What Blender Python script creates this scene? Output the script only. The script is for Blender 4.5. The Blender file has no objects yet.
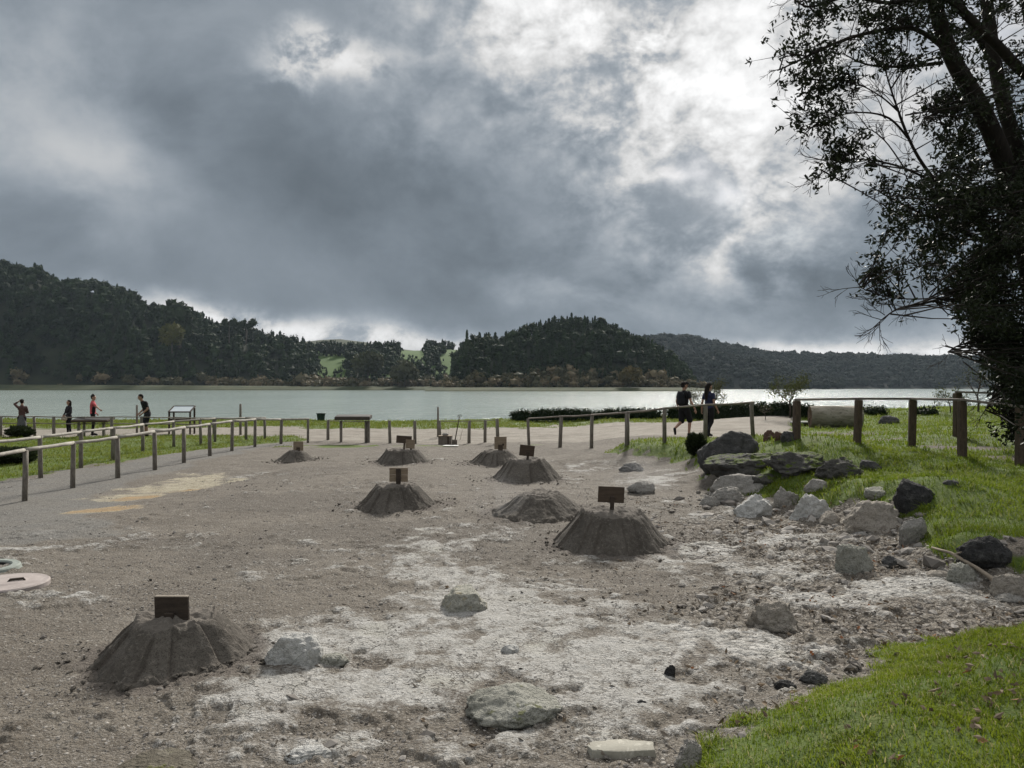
import bpy, bmesh, math, random
import numpy as np
from mathutils import Vector, Matrix, noise as mnoise
R = math.radians
C = bpy.context.scene.collection
SC = bpy.context.scene
rng = np.random.default_rng(7)
random.seed(7)
F, CX, HOR, EYE = 773.0, 512.0, 387.5, 2.0      # focal length in pixels, optical centre, horizon row, eye height

# ---------------------------------------------------------------- numpy noise
def _h(ix, iy, s):
    n = (ix.astype(np.int64)*374761393 + iy.astype(np.int64)*668265263 + s*974711) & 0xffffffff
    n = ((n ^ (n >> 13))*1274126177) & 0xffffffff
    return ((n ^ (n >> 16)) & 0xffff)/65535.0
def vnoise(x, y, s=0):
    ix = np.floor(x); iy = np.floor(y); fx = x-ix; fy = y-iy
    ux = fx*fx*fx*(fx*(fx*6-15)+10); uy = fy*fy*fy*(fy*(fy*6-15)+10)
    a = _h(ix, iy, s); b = _h(ix+1, iy, s); c = _h(ix, iy+1, s); d = _h(ix+1, iy+1, s)
    return (a*(1-ux)+b*ux)*(1-uy)+(c*(1-ux)+d*ux)*uy
def fbm(x, y, f=1.0, o=5, s=0, g=.5):
    t = 0; a = 1; n = 0; x = np.asarray(x, float); y = np.asarray(y, float)
    for i in range(o):
        c, q = math.cos(.6*i+.3), math.sin(.6*i+.3)
        t = t+a*vnoise((x*c-y*q)*f+17.3*i, (x*q+y*c)*f-9.1*i, s+i); n += a; a *= g; f *= 2.03
    return t/n
def sstep(a, b, x):
    t = np.clip((x-a)/(b-a), 0, 1); return t*t*(3-2*t)
def sdpoly(px, py, poly):
    """signed distance to a polygon in plan, positive inside"""
    px = np.asarray(px, float); py = np.asarray(py, float)
    d = np.full(px.shape, 1e9); ins = np.zeros(px.shape, bool)
    n = len(poly)
    for i in range(n):
        ax, ay = poly[i]; bx, by = poly[(i+1) % n]
        ex, ey = bx-ax, by-ay; wx, wy = px-ax, py-ay
        t = np.clip((wx*ex+wy*ey)/(ex*ex+ey*ey+1e-12), 0, 1)
        d = np.minimum(d, (wx-ex*t)**2+(wy-ey*t)**2)
        if ey != 0:
            c = ((ay > py) != (by > py)) & (px < ex*(py-ay)/ey+ax)
            ins ^= c
    d = np.sqrt(d)
    return np.where(ins, d, -d)

# ---------------------------------------------------------------- mesh building
class MB:
    """collects vertices and faces of one mesh"""
    def __init__(self): self.v = []; self.f = []; self.n = 0; self.a = {}
    def add(self, v, f, **attr):
        v = np.asarray(v, float).reshape(-1, 3)
        if isinstance(f, np.ndarray): self.f.append((f+self.n))
        else:
            by = {}
            for q in f: by.setdefault(len(q), []).append(q)
            for q in by.values(): self.f.append(np.asarray(q)+self.n)
        self.v.append(v)
        for k, val in attr.items():
            self.a.setdefault(k, []).append((self.n, len(v), val))
        self.n += len(v); return self
    def box(self, c, s, rot=None, bev=0):
        x, y, z = np.asarray(s)/2
        if bev:
            b = min(bev, x*.45, y*.45, z*.45); v = []
            for sx in (-1, 1):
                for sy in (-1, 1):
                    for sz in (-1, 1):
                        v += [(sx*(x-b), sy*(y-b), sz*z), (sx*(x-b), sy*y, sz*(z-b)), (sx*x, sy*(y-b), sz*(z-b))]
            v = np.array(v)
            bm = bmesh.new(); vs = [bm.verts.new(p) for p in v]
            r = bmesh.ops.convex_hull(bm, input=vs)
            bmesh.ops.dissolve_limit(bm, angle_limit=.01, verts=bm.verts[:], edges=bm.edges[:])
            bm.verts.index_update(); v = np.array([p.co[:] for p in bm.verts]); f = [[q.index for q in g.verts] for g in bm.faces]; bm.free()
        else:
            v = np.array([(a*x, b*y, d*z) for a in (-1, 1) for b in (-1, 1) for d in (-1, 1)])
            f = [[0, 1, 3, 2], [4, 6, 7, 5], [0, 4, 5, 1], [2, 3, 7, 6], [0, 2, 6, 4], [1, 5, 7, 3]]
        if rot is not None: v = v @ np.array(rot.to_3x3()).T
        return self.add(v+np.asarray(c), f)
    def tube(self, pts, rad, k=8, cap=True, sq=1.0, up=None):
        pts = np.asarray(pts, float); n = len(pts); rad = np.broadcast_to(np.asarray(rad, float), (n,))
        t = np.gradient(pts, axis=0); t /= np.linalg.norm(t, axis=1)[:, None]+1e-9
        u0 = np.array(up if up is not None else (0, 0, 1.0))
        if abs(t[0] @ u0) > .95: u0 = np.array((1.0, .1, 0))
        V = []
        ang = np.arange(k)*2*math.pi/k
        u = u0
        for i in range(n):
            u = u-t[i]*(u @ t[i]); u /= np.linalg.norm(u)+1e-9; w = np.cross(t[i], u)
            V.append(pts[i]+rad[i]*(np.cos(ang)[:, None]*u*sq+np.sin(ang)[:, None]*w))
        V = np.concatenate(V)
        i, j = np.meshgrid(np.arange(n-1), np.arange(k), indexing='ij'); j2 = (j+1) % k
        fq = np.stack([i*k+j, i*k+j2, (i+1)*k+j2, (i+1)*k+j], -1).reshape(-1, 4)
        self.add(V, fq)
        if cap:
            self.f.append(np.array([list(range(k))[::-1]])+self.n-n*k)
            self.f.append(np.array([list(range((n-1)*k, n*k))])+self.n-n*k)
        return self
    def build(self, name, mat=None, parent=None, smooth=False, loc=None):
        me = bpy.data.meshes.new(name)
        v = np.concatenate(self.v); 
        if loc is not None: v = v-np.asarray(loc)
        me.vertices.add(len(v)); me.vertices.foreach_set('co', v.astype(np.float32).ravel())
        tot = [np.full(len(f), f.shape[1]) for f in self.f]; tot = np.concatenate(tot)
        idx = np.concatenate([f.ravel() for f in self.f])
        me.loops.add(len(idx)); me.loops.foreach_set('vertex_index', idx.astype(np.int32))
        st = np.concatenate([[0], np.cumsum(tot)[:-1]])
        me.polygons.add(len(tot)); me.polygons.foreach_set('loop_start', st.astype(np.int32))
        me.polygons.foreach_set('use_smooth', np.full(len(tot), smooth))
        me.update(calc_edges=True)
        for k, lst in self.a.items():
            arr = np.zeros(len(v), np.float32)
            for s, n, val in lst: arr[s:s+n] = val
            at = me.attributes.new(k, 'FLOAT', 'POINT'); at.data.foreach_set('value', arr)
        me.validate()
        o = bpy.data.objects.new(name, me); C.objects.link(o)
        if mat: me.materials.append(mat)
        if loc is not None: o.location = loc
        if parent: o.parent = parent
        return o
def tag(o, label=None, cat=None, group=None, kind=None):
    if label: o['label'] = label
    if cat: o['category'] = cat
    if group: o['group'] = group
    if kind: o['kind'] = kind
    return o
def empty(name, loc, rz=0, label=None, cat=None, group=None):
    o = bpy.data.objects.new(name, None); C.objects.link(o); o.location = loc; o.rotation_euler = (0, 0, rz); o.empty_display_size = .1
    return tag(o, label, cat, group)

# ---------------------------------------------------------------- node helper
class S:
    """a socket (or number) with arithmetic that writes Math nodes"""
    def __init__(s, nt, k): s.nt = nt; s.k = k
    def _m(s, op, *a, clamp=False):
        n = s.nt.nodes.new('ShaderNodeMath'); n.operation = op; n.use_clamp = clamp
        for i, q in enumerate((s,)+a):
            if isinstance(q, S): s.nt.links.new(q.k, n.inputs[i])
            else: n.inputs[i].default_value = q
        return S(s.nt, n.outputs[0])
    def __add__(s, o): return s._m('ADD', o)
    __radd__ = __add__
    def __mul__(s, o): return s._m('MULTIPLY', o)
    __rmul__ = __mul__
    def __sub__(s, o): return s._m('SUBTRACT', o)
    def __rsub__(s, o): return (s*-1.0)+o
    def __truediv__(s, o): return s._m('DIVIDE', o)
    def exp(s): return s._m('EXPONENT')
    def clamp(s): return s._m('ADD', 0.0, clamp=True)
    def max(s, o): return s._m('MAXIMUM', o)
    def min(s, o): return s._m('MINIMUM', o)
    def pow(s, o): return s._m('POWER', o)
    def ss(s, a, b):
        n = s.nt.nodes.new('ShaderNodeMapRange'); n.interpolation_type = 'SMOOTHSTEP'; s.nt.links.new(s.k, n.inputs['Value'])
        n.inputs['From Min'].default_value = a; n.inputs['From Max'].default_value = b
        return S(s.nt, n.outputs[0])
class NT:
    def __init__(s, tree): s.t = tree; tree.nodes.clear()
    def node(s, typ, **kw):
        n = s.t.nodes.new(typ)
        for k, v in kw.items():
            k2 = k.replace('_', ' ')
            if k in n.inputs or k2 in n.inputs:
                i = n.inputs[k if k in n.inputs else k2]
                if isinstance(v, S): s.t.links.new(v.k, i)
                elif isinstance(v, bpy.types.NodeSocket): s.t.links.new(v, i)
                else: i.default_value = v
            else: setattr(n, k, v)
        return n
    def link(s, a, b): s.t.links.new(a.k if isinstance(a, S) else a, b)
    def noise(s, vec=None, scale=5, detail=4, rough=.55, dist=0, out='Fac', **kw):
        n = s.node('ShaderNodeTexNoise', Scale=scale, Detail=detail, Roughness=rough, Distortion=dist, **kw)
        if vec is not None: s.link(vec, n.inputs['Vector'])
        return S(s.t, n.outputs[out])
    def mix(s, f, a, b, mode='MIX'):
        n = s.t.nodes.new('ShaderNodeMix'); n.data_type = 'RGBA'; n.blend_type = mode; n.clamp_factor = True
        for q, i in ((f, 0), (a, 6), (b, 7)):
            if isinstance(q, S): s.t.links.new(q.k, n.inputs[i])
            elif isinstance(q, bpy.types.NodeSocket): s.t.links.new(q, n.inputs[i])
            elif i == 0: n.inputs[0].default_value = q
            else: n.inputs[i].default_value = (*q, 1) if len(q) == 3 else q
        return n.outputs[2]
    def attr(s, name):
        n = s.t.nodes.new('ShaderNodeAttribute'); n.attribute_name = name; return S(s.t, n.outputs['Fac'])

# ---------------------------------------------------------------- camera, sky, sun
cam = bpy.data.cameras.new('camera'); co = bpy.data.objects.new('camera', cam); C.objects.link(co)
cam.sensor_width = 36; cam.lens = 36*F/1024; cam.clip_start = .05; cam.clip_end = 6000
co.location = (0, 0, EYE); co.rotation_euler = (R(90)+math.atan((HOR-384)/F), 0, 0)
SC.camera = co
SC.view_settings.view_transform = 'Standard'; SC.view_settings.look = 'None'; SC.view_settings.exposure = .62; SC.view_settings.gamma = 1
SUN_EL, SUN_AZ = 33, 13

def make_world():
    w = bpy.data.worlds.new('World'); SC.world = w; w.use_nodes = True
    N = NT(w.node_tree)
    tc = N.node('ShaderNodeTexCoord'); vec = tc.outputs['Generated']
    sp = N.node('ShaderNodeSeparateXYZ', Vector=vec)
    x, y, z = (S(N.t, sp.outputs[i]) for i in range(3))
    # cloud layer seen in perspective: a flat deck, so the pattern tightens towards the horizon
    den = z.max(0.0)+.17
    cp = N.node('ShaderNodeCombineXYZ', X=x/den, Y=y/den, Z=0.37).outputs[0]
    w1 = N.node('ShaderNodeSeparateXYZ', Vector=N.noise(vec, 3.2, 3, .5, out='Color').k)
    w2 = N.node('ShaderNodeSeparateXYZ', Vector=N.noise(vec, 11, 6, .6, out='Color').k)
    wx = (S(N.t, w1.outputs[0])-.5)*.16+(S(N.t, w2.outputs[0])-.5)*.10
    wy = (S(N.t, w1.outputs[1])-.5)*.10+(S(N.t, w2.outputs[1])-.5)*.085
    az = x._m('ARCTAN2', y)
    el = z._m('ARCSINE')
    azw = az+wx; elw = el+wy*(el.max(0)*4+.10).min(1.0)
    def blob(px, py, sx, sy, amp, rot=0):
        u, v = (px-CX)/F, (HOR-py)/F
        a0 = math.atan(u); e0 = math.atan(v*math.cos(a0)); sa, se = sx/F, sy/F
        c, q = math.cos(R(rot)), math.sin(R(rot))
        da, de = azw-a0, elw-e0
        p = (da*c+de*q)*(1/sa); r = (de*c-da*q)*(1/se)
        return ((p*p+r*r)*-.5).exp()*amp
    vp = N.node('ShaderNodeCombineXYZ', X=az, Y=el*1.35, Z=(y*-1.0).max(0.0)).outputs[0]
    tex = N.noise(vp, 4.6, 8, .58, .25)
    fine = N.noise(vp, 12.5, 9, .60, .2)
    bl = N.noise(vp, 8.5, 5, .55, .3); puff = (bl-.5)._m('ABSOLUTE')*4.0
    b2 = N.noise(vp, 21, 4, .6, .3); puff = puff*.7+(b2-.5)._m('ABSOLUTE')*1.4
    soft = N.noise(cp, .9, 3, .5)
    big = None
    for b in [(590, 50, 70, 42, .38), (520, 15, 70, 30, .30), (690, 115, 72, 60, .50), (770, 220, 62, 38, .42), (840, 110, 90, 70, .20),
              (490, 75, 70, 60, .10), (950, 30, 120, 50, .24), (650, 185, 70, 50, .16), (400, 130, 34, 40, .07), (770, 0, 40, 18, .4)]:
        q = blob(*b); big = q if big is None else big+q
    puffs = blob(335, 58, 34, 14, .36)+blob(290, 68, 22, 13, .30)+blob(312, 40, 26, 12, .22)+blob(640, 60, 20, 16, .25)+blob(600, 140, 20, 12, .2)
    streak = None
    for b in [(620, 305, 90, 11, .10, -8), (540, 292, 40, 12, .06, 0), (110, 180, 45, 36, .11, 0), (10, 120, 50, 60, .08, 0), (40, 20, 90, 40, .05, 0), (180, 60, 60, 40, .03, 0), (470, 255, 120, 20, .02, 0)]:
        q = blob(*b); streak = q if streak is None else streak+q
    low = None
    for b in [(340, 333, 120, 10, .50, -4), (235, 316, 60, 9, .30, -6), (910, 352, 110, 7, .46, -2), (760, 344, 60, 6, .16, -8),(1150, 340, 150, 20, .25)]:
        q = blob(*b); low = q if low is None else low+q
    dark = blob(400, 200, 190, 45, .065, -14)+blob(560, 110, 40, 26, .03)+blob(880, 250, 70, 50, .05)+blob(760, 290, 240, 24, .06, -5)+blob(250, 285, 260, 26, .045, -4)+blob(200, 120, 120, 60, .02)
    # behind and above the camera: broken bright overcast that fills the shade
    zen = el.ss(.5, 1.1)*.34+(y*-1.0).ss(-.35, .6)*.12
    brk = tex*.62+fine*.26+puff*.12
    lum = .178+(tex-.5)*.15+(fine-.5)*.04+(soft-.5)*.04-dark*.8
    lum = lum+big*(brk.ss(.36, .62)*.98+.14+(puff-.4)*.16)
    lum = lum+puffs*(tex*.3+fine*.6+puff*.1).ss(.41, .55)*.72+streak*(tex.ss(.35, .65)*.9+.2)+low*(fine.ss(.34, .60)*.62+.10)+zen*(tex.ss(.3, .65)+.35)
    lum = lum.max(.07)
    lum = lum.min(.30)+(1.0-((lum-.30).max(0.0)*-2.0).exp())*.62
    col = N.mix(lum.ss(.08, .45), (.82, .985, 1.16), (1, 1, 1))
    vs = N.node('ShaderNodeVectorMath', operation='SCALE', Scale=lum); N.link(col, vs.inputs[0])
    bgc = N.node('ShaderNodeBackground', Strength=1.0); N.link(vs.outputs[0], bgc.inputs[0])
    sky = N.node('ShaderNodeTexSky', sky_type='NISHITA', sun_disc=False, sun_elevation=R(SUN_EL), sun_rotation=R(SUN_AZ))
    bgs = N.node('ShaderNodeBackground', Strength=.05); N.link(sky.outputs[0], bgs.inputs[0])
    hole = blob(730, 192, 16, 12, .9)+blob(690, 172, 12, 8, .7)+blob(795, 240, 22, 8, .5)+blob(948, 42, 30, 20, .8)
    gap = (hole*fine.ss(.25, .6)*.75).clamp()
    ms = N.node('ShaderNodeMixShader'); N.link(gap, ms.inputs[0]); N.link(bgc.outputs[0], ms.inputs[1]); N.link(bgs.outputs[0], ms.inputs[2])
    out = N.node('ShaderNodeOutputWorld'); N.link(ms.outputs[0], out.inputs[0])
    w.cycles.sampling_method = 'MANUAL'; w.cycles.sample_map_resolution = 512
make_world()
sl = bpy.data.lights.new('sun', 'SUN'); so = bpy.data.objects.new('sun', sl); C.objects.link(so)
sl.energy = 3.6; sl.angle = R(10); sl.color = (1, .95, .87)
so.rotation_euler = (R(90-SUN_EL), 0, R(180-SUN_AZ)); so.location = (8, 30, 40)
# ---------------------------------------------------------------- the lie of the land
CTRL = np.array([  # x, y, z
 (-9.7, 15.5, -.22), (-9.2, 20, -.2), (-9, 27, -.16), (-12, 19, -.2), (-12, 26, -.16), (-14, 33, -.05), (-22, 33, -.05), (-18, 20, -.2),
 (0, 5, 0), (-4, 6, 0), (-2, 3.5, 0), (0, 10, 0), (-4, 11, -.03), (-3, 15, 0), (1.3, 9.8, 0), (2.5, 8, 0), (3, 11, .02), (2.5, 15, .05), (1, 18, 0), (0, 22, 0),
 (-4, 22, -.05), (-6, 29, -.16), (-2, 30, -.2), (0, 29, -.16), (1.5, 25.5, .02), (2.4, 24, .13), (3.4, 22.8, .22), (4.3, 22, .34), (5.8, 25.5, .40),
 (6.5, 26, .42), (7.7, 21, .42), (8, 18, .50), (8.4, 16.4, .55), (8, 13.8, .55), (8.6, 13.1, .46), (10.1, 17.6, .66), (11, 28, .56), (9, 24, .48), (6, 12, .32), (6, 9, .12), (7.5, 9, .18),
 (18, 30, .95), (22, 24, 1.0), (14, 33, .85), (14, 20, .78), (12, 14, .6), (14, 38, .5), (8, 42, .25), (0, 40, -.05), (-10, 42, .0), (-30, 40, 0), (0, 50, .02), (20, 48, .3), (-20, 50, .02), (30, 40, .8), (40, 20, 1.1),
 (-25, 10, -.1), (-10, 5, -.05), (5, 2, 0), (0, -6, 0), (20, 0, .5), (-20, -20, 0), (20, -20, .5), (5, 5.5, 0), (3.8, 7, .02)])
FRONT = [(.80, 3.2), (.84, 3.86), (.98, 4.17), (1.25, 4.63), (1.69, 4.89), (2.25, 5.2), (2.62, 5.75), (3.22, 6.1), (4.04, 6.15), (8, 6.3), (12, 4), (12, -8), (-12, -8), (-12, 1.0), (-3, 1.6), (0, 2.2)]
BANK = [(2.6, 20.8), (4.0, 18.0), (3.75, 15.5), (3.9, 13.4), (4.6, 11.7), (4.9, 10.0), (4.4, 8.6), (4.55, 7.8), (5.0, 7.45), (7, 7.7), (20, 8), (40, 10), (40, 36), (14, 34), (10.5, 26.5), (7.6, 22.2), (4.6, 22.5), (3.2, 22.6)]
FIELD = [(6.9, 21.5), (9.2, 24.5), (9.5, 27), (12, 33), (15, 36), (40, 40), (60, 10), (20, 6), (8, 12)]
LAWN = [(-30, 18), (-12.6, 16.0), (-12.1, 20), (-11.2, 25), (-9.6, 29.5), (-8.4, 31.8), (-9.5, 33), (-14, 33), (-20, 32), (-40, 33)]
WATER_Z = -.95
def shore_y(x): return 49+1.2*np.sin(x*.11)+.5*np.sin(x*.37+1)-8*sstep(10, 40, x)*.0
# the eight cooking mounds: x, y, base radius, top radius, height
def plan(px, py, z=0.0):
    D = (EYE-z)*F/(py-HOR); return ((px-CX)/F*D, D)
MOUNDS = [(-2.50, 5.75, .59, .275, .325), (1.27, 9.85, .81, .40, .47), (.45, 12.1, .78, .33, .33), (-1.94, 13.0, .74, .37, .40),
          (.32, 16.6, .86, .44, .46), (-.42, 20.3, .78, .34, .36), (-3.02, 21.3, .84, .50, .36), (-6.2, 22.2, .62, .22, .30)]
def H(x, y):
    x = np.asarray(x, float); y = np.asarray(y, float)
    sh = x.shape; xf = x.ravel(); yf = y.ravel()
    num = np.zeros(xf.shape); den = np.zeros(xf.shape)
    for cx, cy, cz in CTRL:
        s = .10*(4+math.hypot(cx, cy))
        w = 1/(((xf-cx)**2+(yf-cy)**2)/(s*s)+.06)**2
        num += w*cz; den += w
    z = num/den
    z += .40*sstep(-.06, 1.1, sdpoly(xf, yf, FRONT))*sstep(-6, 2.2, yf-.0*xf)
    z += .24*sstep(-.10, .65, sdpoly(xf, yf, BANK)+(.35*(fbm(xf, yf, 1.6, 3, 5)-.5)))
    z += .34*np.exp(-((xf-5.7)/1.25)**2-((yf-15.2)/1.7)**2)+.22*np.exp(-((xf-5.9)/.7)**2-((yf-10.6)/.9)**2)
    s = shore_y(xf)-yf
    z = np.where(s < 2.2, z*sstep(-3, 2.2, s)-2.8*(1-sstep(-3.4, 1.2, s)), z)
    r = np.hypot(xf, yf)
    z += (fbm(xf, yf, .35, 3, 11)-.5)*.10*sstep(3, 12, r)
    return z.reshape(sh)
def G(px, py):
    """where the view ray through a picture point meets the ground"""
    u, v = (px-CX)/F, (HOR-py)/F
    d = np.concatenate([np.arange(1.5, 20, .02), np.arange(20, 75, .05)])
    f = EYE+v*d-H(u*d, d)
    i = int(np.argmax(f < 0)) if (f < 0).any() else len(d)-1
    D = d[i]; return Vector((u*D, D, float(H(np.array([u*D]), np.array([D]))[0])))
def gz(x, y): return float(H(np.array([x]), np.array([y]))[0])

def grass_mask(x, y):
    """1 where turf grows, 0 on bare ground"""
    w = (fbm(x, y, 1.1, 4, 21)-.5)
    w2 = (fbm(x, y, 4.0, 3, 23)-.5)
    a = sstep(-.12, .22, sdpoly(x, y, FRONT)+w2*.42+w*.35)
    b = sstep(-.1, .3, sdpoly(x, y, BANK)+w*.9+w2*.6+.02)
    f = sstep(-.3, .6, sdpoly(x, y, FIELD)+w*1.5)
    # worn earth by the log, along the right fence and under the boulders
    worn = 0
    for cx, cy, sx, sy, a_ in [(9.2, 21.2, 1.6, 1.0, .5), (8.9, 15.4, 1.0, .6, .42), (9.6, 13.6, 1.2, .40, .7), (5.7, 7.95, .8, .25, .8), (8.3, 18, .9, .5, .36)]:
        worn = np.maximum(worn, a_*np.exp(-((x-cx)/sx)**2-((y-cy)/sy)**2))
    wornm = sstep(.10, .42, worn*(1.0+w*2.2)+w2*.5)
    l = sstep(-.25, .35, sdpoly(x, y, LAWN)+w*1.3)
    st = shore_y(x)-y
    s = sstep(-.4, .6, st+w)*(1-sstep(8.0, 11.0, st+w*5-2.5*sstep(2, 9, x)))
    m = np.maximum.reduce([a, np.maximum(b, f)*(1-wornm), l, s*.9])
    strip = np.exp(-((y-29.2-.1*x)/.8)**2)*sstep(.47, .6, fbm(x, y, .55, 3, 29))*sstep(-11, -8, x)*(1-sstep(3, 5, x))
    return np.maximum(m, strip*.9)

def build_ground():
    fa = np.linspace(-R(47), R(47), 620); ca = np.linspace(R(47), 2*math.pi-R(47), 66)[1:-1]
    A = np.concatenate([fa, ca])
    rr = np.concatenate([[.02], np.geomspace(.4, 2.6, 20)[:-1], np.geomspace(2.6, 60, 800), np.geomspace(64, 2450, 40)])
    a, r = np.meshgrid(A, rr)
    x = r*np.sin(a); y = r*np.cos(a)
    z = H(x, y)
    g = grass_mask(x, y)
    n1 = fbm(x, y, .8, 5, 31); n2 = fbm(x, y, 2.6, 5, 37); n3 = fbm(x, y, 9, 4, 41)
    # pale mineral crust: where, in plan
    def P(px, py): return plan(px, py)
    cr = np.zeros(x.shape)
    for px, py, sx, sy, am in [(380, 640, 1.5, .8, 0.60), (330, 690, 1.5, .6, 0.55), (500, 600, 1.3, 1.2, 0.67), (600, 650, 1.1, .8, 0.67), (560, 600, 1.2, 1.2, 0.55), (430, 575, 1.2, 1.2, 0.50), (830, 600, 1.4, .6, 0.55), (900, 590, 1.0, .5, 0.55),
                               (700, 560, 1.8, 1.6, 0.41), (780, 540, 1.2, 1.4, 0.41), (860, 545, .9, .9, 0.39), (620, 560, 1.2, 1.0, 0.39), (300, 570, 1.5, 1.0, 0.39), (200, 720, 1.3, .35, 0.47), (500, 740, 1.2, .35, 0.43), (640, 700, .9, .4, 0.45), (760, 650, 1.0, .5, 0.50), (60, 600, 1.0, .8, 0.33),
                               (650, 480, 1.6, 2.5, 0.35), (560, 470, 2.2, 2.5, 0.31), (380, 545, 1.8, 1.5, 0.37), (470, 520, 1.5, 1.5, 0.31), (680, 510, 1.3, 1.4, 0.33), (760, 500, 1.0, 1.4, 0.39), (40, 560, 1.5, 1.0, 0.27), (110, 515, 1.2, .5, 0.39), (60, 528, 1.0, .35, 0.39), (30, 545, 1.0, .3, 0.39), (240, 470, 1.5, 1.0, 0.35), (450, 455, 3, 3, 0.25),
                               (330, 480, 3, 2.5, 0.21), (150, 540, 2.0, 1.6, 0.25), (600, 740, 1.3, .4, 0.39), (300, 745, 1.5, .3, 0.41)]:
        cx, cy = P(px, py)
        cr = np.maximum(cr, am*np.exp(-((x-cx)/sx)**2-((y-cy)/sy)**2))
    crust = cr+(n1-.5)*.50+(n2-.5)*.55+(n3-.5)*.40
    bare = 1-g
    cm = np.clip((crust-.06)/.62-.35*sstep(.52, .64, fbm(x, y, 1.7, 4, 35)), 0, 1)*bare
    ledge = sstep(.31, .38, crust+(n3-.5)*.12)*bare*(r < 30)
    damp = np.zeros(x.shape)
    for px, py, sx, sy, am in [(400, 532, 2.4, 1.1, 1), (250, 560, 1.6, .9, .8), (560, 555, 1.2, .7, .9), (300, 500, 2.4, 1.2, .7), (690, 540, 1.0, .9, .8), (60, 660, .9, .5, .7), (120, 590, 1.6, .7, .6), (180, 540, 2.2, .8, .7), (240, 690, .8, .35, .7), (420, 700, .8, .22, .6), (650, 580, .9, .4, .7), (480, 610, .3, .15, .8), (330, 470, 2.5, 2.5, .5), (860, 620, .5, .3, .6)]:
        cx, cy = plan(px, py); damp = np.maximum(damp, am*np.exp(-((x-cx)/sx)**2-((y-cy)/sy)**2))
    damp = sstep(.12, .75, damp+(n1-.5)*.9+(n2-.5)*.4)*bare
    # gravel path between the two left fences and down to the near left
    path = sstep(-.4, .5, sdpoly(x, y, [(-12.3, 8), (-12.1, 20), (-11.0, 26), (-9.2, 31), (-8.0, 31), (-9.0, 25), (-8.9, 18), (-6.7, 13.2), (-5.6, 10.8), (-7.5, 9.8)])+(n1-.5)*1.6)
    # sandy road behind the back fence
    rd = sstep(29.5, 31.5, y+(n1-.5)*2-.25*np.minimum(x, 0)*0-sstep(1, 7, x)*-6.5)*(1-g)
    # yellowish sinter at the foot of the path
    yl = np.zeros(x.shape)
    for px, py, sx, sy in [(185, 482, .8, 1.0), (130, 492, .7, .9), (160, 485, 1.0, .9), (105, 508, .55, .5), (200, 475, .7, 1.2)]:
        cx, cy = plan(px, py, -.1); sx *= 1.25; yl = np.maximum(yl, np.exp(-((x-cx)/sx)**2-((y-cy)/sy)**2))
    yl = sstep(.25, .8, yl+(n2-.5)*.8+(n1-.5)*.5)*bare
    og = np.zeros(x.shape)
    for px, py, sx, sy in [(105, 507, .75, .5), (140, 494, .5, .5), (185, 488, .5, .4)]:
        cx, cy = plan(px, py, -.1); og = np.maximum(og, np.exp(-((x-cx)/sx)**2-((y-cy)/sy)**2))
    og = sstep(.3, .7, og+(n2-.5)*.7)*yl
    # coarse rubble at the foot of the bank
    rub = np.exp(-((x-4.0)/2.2)**2-((y-9.5)/3.2)**2)+.8*np.exp(-((x-2.6)/1.6)**2-((y-6.3)/1.3)**2)+.9*np.exp(-((x-4.6)/.9)**2-((y-6.7)/.35)**2)+.6*np.exp(-((x-.2)/1.6)**2-((y-4.0)/.4)**2)
    rub = sstep(.25, .8, rub+(n1-.5)*.8)*bare
    near = (r < 40)
    amp = np.clip(r/6, .5, 1.6)
    z = z+near*(ledge*.016*(.5+1.0*n2)+(n2-.5)*.036*bare*(1-path*.7)+(n3-.5)*.022*bare*(1-path*.5)+rub*(1-.8*cm)*((n3-.5)*.08+(fbm(x, y, 22, 3, 47)-.5)*.045))
    z = z+near*(fbm(x, y, 24, 3, 51)-.5)*.012*bare*(r < 14)
    # loose spoil around the mounds
    spoil = np.zeros(x.shape)
    for i, (mx, my, rb, rt, h) in enumerate(MOUNDS):
        d = np.hypot(x-mx, y-my); spoil = np.maximum(spoil, 1-sstep(rb*.9, rb*1.45, d+(n2-.5)*.5*rb+(n1-.5)*.4*rb))
    z = z+spoil*(fbm(x, y, 15, 3, 61)-.35)*.05*near
    z = z+near*g*(n2-.5)*.05
    nr, na = r.shape
    i, j = np.meshgrid(np.arange(nr-1), np.arange(na), indexing='ij'); j2 = (j+1) % na
    f = np.stack([i*na+j, (i+1)*na+j, (i+1)*na+j2, i*na+j2], -1).reshape(-1, 4)[:, ::-1].copy()
    m = MB(); m.add(np.stack([x, y, z], -1).reshape(-1, 3), f, crust=cm.ravel(), turf=g.ravel(), path=(path*bare).ravel(), road=rd.ravel(), sinter=yl.ravel(), ochre=og.ravel(), rubble=rub.ravel(), damp=damp.ravel(), spoil=(spoil*bare).ravel(), soil=(sstep(.0, .25, np.maximum(sdpoly(x, y, BANK)-.15, sdpoly(x, y, FIELD)))*bare).ravel())
    return m

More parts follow.
